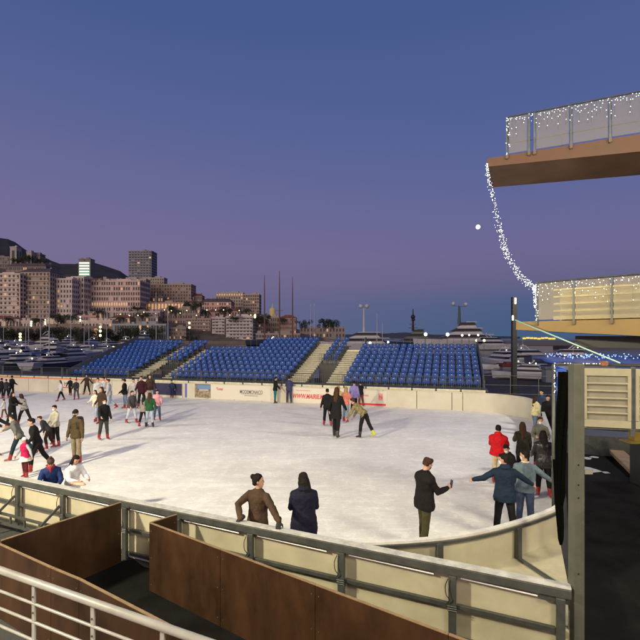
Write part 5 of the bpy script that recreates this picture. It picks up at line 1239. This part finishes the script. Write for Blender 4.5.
    if hair in ('short', 'long', 'bun', 'pony', 'hatlong'):
        mb.loft([(hc+hd*z+hf*f_, hf, hl, a_, b_) for z, f_, a_, b_ in hair_r], 16)
        if hair == 'short': mb.ball(hc+hd*.085+hf*.05, .045, 8, 6)
        if hair in ('long', 'hatlong'):
            mb.loft([(hc+hd*.03-hf*.045, hf, hl, .06, .08), (hc-hd*.06-hf*.065, hf, hl, .05, .092), (hc-hd*.16-hf*.075-d*.02, Fw, Lt, .045, .098), (nb-d*.14-Fw*.10, Fw, Lt, .038, .09), (nb-d*.25-Fw*.115, Fw, Lt, .022, .055)], 12)
            for sg in (1, -1): mb.limb([hc+hl*sg*.07+hd*.03, hc+hl*sg*.082-hd*.08, nb+Lt*sg*.07-d*.03], [.022, .024, .02], 8)
        if hair == 'bun': mb.ball(hc+hd*.085-hf*.095, .045, 10, 7); mb.ball(hc-hf*.06-hd*.03, .05, 8, 6)
        if hair == 'pony': mb.limb([hc-hf*.08+hd*.05, hc-hf*.13-hd*.03, hc-hf*.12-hd*.2], [.03, .032, .015], 8)
        remeshed(mb, 'hair', hairm, t, vox*.9, 2, .03)
    elif hair in ('beanie', 'pompom', 'helmet'):
        mb.loft([(hc+hd*z+hf*f_, hf, hl, a_, b_) for z, f_, a_, b_ in ((.015,-.006,.104,.088),(.05,-.006,.106,.09),(.09,-.012,.09,.078),(.125,-.016,.06,.05),(.14,-.016,.03,.025))], 16)
        if hair == 'pompom': mb.ball(hc+hd*.165-hf*.016, .04, 10, 7)
        remeshed(mb, 'helmet' if hair == 'helmet' else 'beanie', hairm, t, vox*.9, 2, 0 if hair == 'helmet' else .01)
        mb = MB().loft([(hc+hd*z+hf*f_, hf, hl, a_, b_) for z, f_, a_, b_ in ((-.06,-.045,.035,.055),(-.02,-.03,.068,.078),(.02,-.02,.075,.08))], 12); remeshed(mb, 'hair', HAIRB if hair != 'helmet' else HAIRN, t, vox*.9, 2)
    if near or mask:
        if mask:
            mb = MB().loft([(hc-hd*.105+hf*.035, hf, hl, .045, .043), (hc-hd*.06+hf*.026, hf, hl, .074, .058), (hc-hd*.025+hf*.014, hf, hl, .088, .066), (hc-hd*.008+hf*.03, hf, hl, .070, .045)], 14)
            remeshed(mb, 'face_mask', mask, t, vox*.8, 2)
    if near:
        for sg in (1, -1): MB().ball(hc+hf*.080+hl*sg*.030+hd*.010, .012, 8, 6).build('eye', EYEM, t, smooth=True, loc=(0,0,0))
        if not mask: MB().ball(hc+hf*.080-hd*.062, .012, 8, 6, sc=(.6, 1.9, .5)).build('lips', LIPM, t, smooth=True, loc=(0,0,0))
    if gloves:
        for i, (Sh, E, Wr, hdn, pn, sd, sg) in enumerate(AR):
            mb = MB(); hand(mb, Wr, hdn, pn, sd, near=near, infl=.006, curl=arms[i].get('curl', 35) if isinstance(arms[i], dict) else 30); mb.limb([Wr-hdn*.05, Wr], [.042, .036], 10)
            remeshed(mb, 'glove', gloves, t, vox*.8, 1)
    t['_ar'] = [c for a_ in AR for c in (*a_[2], *a_[3])]
    M = Matrix.Translation((x, y, zfoot)) @ Matrix.Rotation(R(yaw), 4, 'Z') @ Matrix.Scale(k, 4)
    return t, dict(pel=M @ pel, ch=M @ ch, nb=M @ nb, hc=M @ hc, w=[M @ a_[2] for a_ in AR], hd=[(M.to_3x3() @ a_[3]).normalized() for a_ in AR], M=M, Fw=(M.to_3x3() @ Fw).normalized(), d=(M.to_3x3() @ d).normalized())
def pf(label, x, yt, yf, yaw, lean_k=1.0, **kw):
    D = CH*F/(yf-HZ); h = (yf-yt)*D/F*lean_k+.02
    if 'legs' not in kw:
        a_ = random.uniform(5, 16); s_ = random.choice((-1, 1)); kw['legs'] = ((a_*s_, 4, 8), (-a_*s_*.7, 4, 10))
    if 'arms' not in kw: kw['arms'] = ((random.uniform(-5, 30), random.uniform(8, 22), random.uniform(15, 60)), (random.uniform(-5, 30), random.uniform(8, 22), random.uniform(15, 60)))
    return person(label, px(x, D), D, h, yaw, **kw)
random.seed(3)
BK = (.008, .008, .009); DG = (.025, .025, .03); JE = (.12, .17, .26); LJ = (.30, .36, .46); WH = (.45, .45, .46); NV = (.02, .035, .08); OL = (.13, .10, .05); KH = (.36, .29, .18); BRN = (.10, .055, .03)
# far left
pf('person in black, leftmost, cut by the left edge at the far barrier', .5, 379, 399, 60, top=BK, bot=BK)
pf('person in black between two others beside the far barrier at the left edge', 6, 380, 399, 110, top=DG, bot=BK)
pf('tallest person in black of the three by the far left barrier', 11, 376.5, 397.5, 80, top=BK, bot=BK, hairm=HAIRN)
pf('person in black sweater and black trousers talking to one in white at far left', 11.5, 393, 427, 0, top=BK, bot=BK, arms=((30, 12, 60), (30, 12, 60)), hair='long')
pf('person in white top partly behind the black sweater skater at the left edge', 4.5, 400, 418, 190, top=WH, bot=BRN)
pf('person in grey white sweater leaning toward the black sweater skater', 25, 395, 425, 165, top=(.28, .27, .27), bot=BK, lean=22, legs=((25, 5, 15), (-22, 5, 5)), arms=((55, 10, 20), (45, 10, 20)), hair='long', hairm=HAIRN, lean_k=1.05)
pf('person in grey sweater striding left with a wide step at far left', 22, 416, 460, 200, top=(.11, .11, .10), bot=(.01, .028, .036), lean=20, legs=((20, 5, 6), (-34, 6, 6)), arms=((-20, 45, 15), (70, 20, 15)), lean_k=1.05, mask=MASKW)
pf('person in black sweater with pale print gliding beside the girl in pink', 40, 419.5, 471, 215, top=BK, bot=BK, lean=14, legs=((22, 5, 18), (-22, 6, 12)), arms=((25, 20, 40), (-10, 30, 20)), lean_k=1.03)
pf('person in pale yellow white sweater with black trousers and legs apart', 56, 406, 446, 250, top=(.36, .35, .29), bot=BK, legs=((6, 14, 4), (-8, 14, 6)), arms=((25, 10, 30), (10, 14, 30)), mask=MASKW)
pf('person in dark grey bending forward in front of the pale sweater skater', 50, 418, 449, 200, top=DG, bot=(.03, .015, .012), lean=35, legs=((15, 5, 25), (-5, 5, 20)), lean_k=1.12, hairm=HAIRN)
bp, I = pf('person in brown khaki jacket with black beanie and beige trousers, backpack on', 77, 411.5, 463.5, 262, top=(.065, .045, .022), bot=(.20, .165, .105), hair='beanie', hairm=cloth(BK), mask=MASKB, legs=((4, 4, 6), (-5, 4, 6)), arms=((2, 12, 12), (2, 12, 12)), slim=1.1, wide=1.08, near=True)
bk = thing('backpack', 'dark backpack worn by the person in the brown khaki jacket', 'backpack', tuple(I['ch'])); c_ = V3(bk['_w'])-I['Fw']*.20-I['d']*.17
mb = MB(); Lw = I['d'].cross(I['Fw']); mb.loft([(c_+I['d']*z, I['Fw'], Lw, a_, b_) for z, a_, b_ in ((-.22,.05,.11),(-.19,.08,.14),(0,.09,.15),(.17,.07,.13),(.22,.03,.09))], 14); mb.build('bag', cloth((.05,.05,.06)), bk, smooth=True)
for s_ in (1, -1):
    p = I['ch']; MB().tube([p-I['Fw']*.13+Lw*s_*.09+I['d']*.02, p+Lw*s_*.10+I['d']*.075, p+I['Fw']*.135+Lw*s_*.10-I['d']*.08, p+I['Fw']*.12+Lw*s_*.12-I['d']*.28], .014, 6).build('strap', cloth((.05,.05,.06)), bk, smooth=True)
pf('small child in white helmet, magenta vest and white skirt', 25.5, 439, 478, 250, top=(.40, .012, .08), vest=(.30, .33, .36), bot=(.08, .01, .02), skirt=(.62, .56, .52), hair='helmet', hairm=mat('helmet_white', (.7, .7, .7), .3), arms=((0, 38, 12), (0, 30, 20)), legs=((3, 3, 4), (-3, 3, 4)), near=True, lean_k=1.0)
# at barrier left
def nearp(label, x, ytop, h, yaw, **kw):
    D = (CH-h)*F/(ytop-HZ); return person(label, px(x, D), D, h, yaw, near=True, **kw)
nearp('person in blue jacket with brown pompom beanie leaning on the near barrier', 51, 456, 1.50, 300, top=(.012, .028, .11), bot=BK, hair='pompom', hairm=cloth((.07, .04, .03)), scarf=(.30, .02, .03), arms=((40, 15, 60), (45, 18, 70)), lean=16, head=(25, 0), coat=-.15)
nearp('person in white coat with long dark hair and orange item at the near barrier', 71, 455, 1.50, 330, top=(.60, .58, .60), bot=JE, hair='long', arms=((45, 12, 60), (45, 12, 60)), lean=14, head=(20, 0), coat=-.25)
ob = V3((px(78, 9.35), 9.35, 1.09)); t = thing('orange_garment', 'orange and white garment hanging on the near barrier beside the white coat', 'garment', tuple(ob)); MB().loft([(ob+V3((0,0,.01)), ND, NN, .22, .08), (ob+V3((0,0,.035)), ND, NN, .19, .07), (ob+V3((0.03,0,.05)), ND, NN, .10, .04)], 14).build('cloth', mat('orange_cloth', (.60, .17, .06), .8, nscale=8, namt=.2, col2=(.7, .45, .35)), t, smooth=True)
D_ = 15.5; person('person in black sleeve reaching in from the left edge', px(-8, D_), D_, 1.65, 0, top=BK, bot=BK, arms=((55, 12, 15), (60, 10, 15)))
# mid left
pf('person with long brown hair, white top and black trousers striding on the far ice', 61, 380.5, 401, 230, top=WH, bot=BK, hair='long', hairm=HAIRN, legs=((22, 6, 3), (-22, 6, 3)))
pf('person in black with red boots left of the far pair', 70.5, 378.5, 395.5, 270, top=BK, bot=BK)
pf('person in dark grey top of the far pair near the left barrier', 76.5, 380, 400, 280, top=DG, bot=(.06,.06,.08), hairm=HAIRN)
pf('person in dark brown with arms held out by the orange capped barrier', 87, 375, 395, 270, top=(.04, .02, .02), bot=BK, arms=((0, 40, 5), (0, 40, 5)), legs=((3, 14, 3), (-3, 14, 3)))
pf('person in white jacket and blue jeans with brown hair, front of the left cluster', 96, 391, 421.5, 255, top=(.62, .60, .50), bot=LJ, hair='long', hairm=HAIRN)
pf('person in black jacket and dark trousers holding one hand out to the right', 103.5, 400, 440, 320, top=BK, bot=(.03, .035, .03), hairm=HAIRN, arms=((10, 10, 20), (45, 20, 20)), legs=((4, 4, 5), (-5, 5, 5)), mask=MASKW)
pf('person with brown hair in brown jacket behind the black jacket skater', 103, 388, 424, 250, top=(.05, .03, .018), bot=DG, hair='long', hairm=HAIRN)
pf('person in white top at the back left of the left cluster', 98, 379, 407, 290, top=WH, bot=NV)
pf('person in white top with black hair at the back middle of the left cluster', 104.5, 378, 404, 250, top=WH, bot=BK)
pf('person in patterned grey top and light jeans kicking a foot in the left cluster', 111, 380, 411, 200, top=(.34, .35, .38), bot=LJ, legs=((8, 4, 4), (-10, 5, 35)), hairm=HAIRN)
pf('person in black jacket at the back left of the middle cluster', 126, 380, 409, 200, top=BK, bot=JE, hairm=HAIRB)
pf('person in white top behind the striped skater in the middle cluster', 133.5, 379.5, 408, 280, top=WH, bot=JE)
pf('person in maroon jacket in the middle of the cluster', 142, 377, 408, 270, top=(.035, .008, .014), bot=BK, hairm=HAIRN, slim=1.15)
pf('person with brown hair and pale trousers at the back right of the cluster', 150, 375.5, 404, 290, top=(.05, .03, .02), bot=(.5, .45, .42), hair='long', hairm=HAIRN)
pf('person in black and white top, light grey jeans and red skates', 131.5, 391.5, 423.5, 330, top=(.06, .055, .06), bot=(.42, .45, .52), legs=((14, 6, 4), (-14, 6, 4)), hair='short', hairm=HAIRN)
pf('person in patterned black and white jacket with black trousers beside the green jacket', 143, 397, 427, 80, top=(.22, .20, .18), bot=BK, hair='long')
pf('person in green jacket and pale jeans with long brown hair seen from behind', 149.5, 394, 427.5, 95, top=(.015, .075, .028), bot=LJ, hair='long', hairm=HAIRN, skate=SKBLK, legs=((3, 7, 3), (-3, 7, 3)), slim=1.1)
pf('person in pink top and dark jeans at the right of the middle cluster', 157, 391, 420.5, 300, top=(.60, .30, .36), bot=(.05, .08, .14))
pf('person in navy by the dark blue banner of the far barrier', 172, 381, 398, 270, top=NV, bot=NV)
pf('person in black top and teal trousers leaning on the far barrier', 275, 378, 403.5, 20, top=BK, bot=(.01, .13, .14), skate=SKBLK, legs=((2, 2, 2), (-2, 2, 2)), arms=((30, 8, 30), (20, 25, 20)))
pf('person in dark navy uniform standing at the far barrier', 289, 377.5, 403.5, 85, top=(.035, .04, .10), bot=(.03, .03, .08), skate=SKBLK, legs=((2, 4, 2), (-2, 4, 2)), arms=((20, 12, 60), (20, 12, 60)))
# central group
pf('person in black with red skates at the left of the central group', 327.5, 390, 426.5, 100, top=BK, bot=BK, arms=((5, 15, 10), (5, 10, 10)))
pf('tall person in long black coat and black skates, front of the central group', 336, 389, 438, 65, top=BK, bot=BK, coat=-.34, hair='long', hairm=HAIRN, skate=SKBLK, legs=((10, 3, 6), (-12, 3, 5)), slim=1.05)
pf('person with blond hair in yellow top behind the pink top skater', 338, 386.5, 419, 80, top=(.45, .36, .16), bot=BK, hair='long', hairm=HAIRL)
pf('person in coral pink top and light blue jeans with long blond hair', 345.5, 388, 422.5, 60, top=(.48, .15, .12), bot=(.16, .24, .32), hair='long', hairm=HAIRL, skate=SKRED)
pf('person in lavender jacket and black trousers in the central group', 354, 382, 414, 80, top=(.20, .18, .42), bot=BK, slim=1.15)
pf('person in black with dark red trousers at the right rear of the group', 361, 383, 406.5, 110, top=BK, bot=(.10, .02, .03))
cam_c = mat('camouflage', (.10, .09, .035), .85, nscale=14, namt=.75, col2=(.34, .28, .12))
pf('person in camouflage jacket bent forward with one yellow green skate', 366, 402.5, 438.5, 150, top=cam_c, bot=BK, lean=52, side=0, legs=((12, 4, 8), (-20, 6, 8)), arms=((75, 12, 15), (70, 12, 15)), head=(0, 0), skate='ylw', lean_k=1.22, hairm=HAIRN)
# right groups
pf('person in pale yellow jacket with brown hair and blue jeans by the side barrier', 534.5, 397, 433, 20, top=(.60, .55, .30), bot=JE, hair='long', hairm=HAIRN)
person('person in black standing just outside the side barrier under the frame', px(548, 18.6), 18.6, 1.75, 240, top=BK, bot=BK)
person('second person in dark clothes farther back outside the side barrier', px(543, 20.5), 20.5, 1.75, 200, top=(.03, .05, .10), bot=JE)
nearp('person in bright red puffer jacket and beige trousers seen from behind', 498, 427, 1.66, 60, top=(.45, .008, .014), bot=(.50, .42, .28), hood=True, slim=1.38, wide=1.15, arms=((30, 12, 50), (35, 12, 60)), coat=-.10, hair='short')
nearp('person with long brown hair in dark olive coat beside the red jacket', 523, 424, 1.66, 75, top=(.035, .035, .022), bot=BK, hair='long', hairm=HAIRN, arms=((35, 10, 60), (10, 10, 20)), coat=-.25, slim=1.1)
nearp('person in grey green coat with orange glasses and white mask facing the camera', 540, 418, 1.66, 250, top=(.12, .125, .10), bot=BK, mask=MASKW, arms=((30, 14, 60), (30, 14, 70)), hair='short', hairm=HAIRN, slim=1.1)
nearp('person in shiny black leather jacket standing with back to the camera', 544, 433, 1.70, 80, top=mat('black_leather', (.014, .014, .015), .3, bump=.6, bscale=14), bot=BK, hair='long', arms=((20, 14, 50), (20, 14, 50)), coat=-.20, slim=1.12)
nearp('person with dark hair bent low between the red and navy jackets', 514, 444, 1.48, 200, top=BK, bot=BK, mask=MASKW, lean=22, head=(15, 20))
_, I50 = nearp('person in navy blue jacket with both arms spread, hand on the curved barrier', 505, 457, 1.74, 80, top=(.010, .020, .040), bot=BK, hood=True, hair='short', mask=MASKW, head=(8, 62), coat=-.17, slim=1.24, wide=1.12, arms=((18, 52, 30, -.3), (35, 50, 0)), legs=((3, 6, 4), (-4, 7, 4)))
nearp('person in light denim jacket with cream collar and white mask', 525, 453, 1.72, 62, top=(.12, .165, .20), bot=(.05, .07, .14), collar=(.60, .50, .28), hair='short', mask=MASKW, head=(8, 75), coat=-.10, arms=((20, 15, 30), (42, 40, 5)))
# man with phone
_, I52 = nearp('man in black sweatshirt with faint back print and olive trousers holding a phone', 423, 460, 1.80, 20, top=(.008, .007, .007), bot=(.05, .045, .018), hair='short', hairm=HAIRN, mask=MASKB, head=(26, 0), lean=2, coat=-.16, slim=1.34, wide=1.14, hood=False, arms=((10, 4, 95, 1.2), (30, 8, 72, .2)), legs=((6, 4, 6), (-7, 5, 4)))
w_ = I52['w'][1]+I52['hd'][1]*.09+V3((0,0,.03)); ph = thing('smartphone', 'black smartphone held up by the man in the black sweatshirt', 'phone', tuple(w_), 0)
MP = Matrix.Rotation(R(20), 3, 'Z') @ Matrix.Rotation(R(12), 3, 'Y'); MB().box(w_+V3((.02,0,.03)), (.009, .072, .15), MP).build('body', BLACK, ph, bevel=.003); MB().box(w_+V3((.014,0,.03)), (.002, .064, .138), MP).build('screen', mat('phone_screen', (.05, .05, .06), .1), ph)
# leaning woman with gloves: hands on the rail
D53 = 7.66; X53 = px(257, D53); yaw53 = 90-23.5+30
def railt(xpix, x0, y0, yaw, zt=1.145):
    p = near_at(xpix)+NN*.02; v = Matrix.Rotation(R(-yaw), 3, 'Z') @ V3((p.x-x0, p.y-y0, 0)); return (v.x, v.y, zt-.012)
person('woman in brown sweater with hair bun, black gloved hands on the near barrier', X53, D53, 1.77, 60, top=(.055, .034, .021), bot=BK, hair='bun', hairm=HAIRB, head=(-2, -55), lean=2, coat=-.13, gloves=mat('black_glove', (.005, .005, .005), .7, bump=.3, bscale=50), near=True,
    arms=(dict(t=railt(240, X53, D53, 60), pole=(-.6, .7, .1), hand=(-.55, .55, -.62), palm=(.2, 0, -1), curl=30), dict(t=railt(281, X53, D53, 60), pole=(-.6, -.7, .1), hand=(-.7, -.35, -.6), palm=(.2, 0, -1), curl=30)), legs=((4, 4, 4), (-4, 4, 4)))
D54 = 7.75; person('woman in dark navy hooded coat with long dark hair beyond the near barrier', px(304, D54), D54, 1.76, 95, top=(.010, .010, .026), bot=BK, hair='long', hairm=HAIRB, hood=True, coat=-.30, near=True, slim=1.30, wide=1.08, head=(14, 22), arms=((22, 10, 85, .8), (22, 10, 85, .8)), legs=((3, 4, 4), (-4, 4, 4)))
# bake all remeshes and texts in one evaluation
dg = bpy.context.evaluated_depsgraph_get(); dg.update()
new = []
for o in BAKE: new.append((o, bpy.data.meshes.new_from_object(o.evaluated_get(dg), depsgraph=dg)))
for o in TXT: new.append((o, bpy.data.meshes.new_from_object(o.evaluated_get(dg), depsgraph=dg)))
for o, me in new:
    if o.type == 'FONT':
        n_ = bpy.data.objects.new(o.name, me); COL.objects.link(n_); n_.parent = o.parent; n_.location = o.location; n_.rotation_euler = o.rotation_euler; n_.scale = o.scale; bpy.data.objects.remove(o); n_.name = 'lettering'
    else:
        o.modifiers.clear(); o.data = me
for o in COL.objects:
    for k_ in ('_w', '_ar'):
        if k_ in o: del o[k_]
print('objects', len(COL.objects), 'verts', sum(len(o.data.vertices) for o in COL.objects if o.type == 'MESH'))
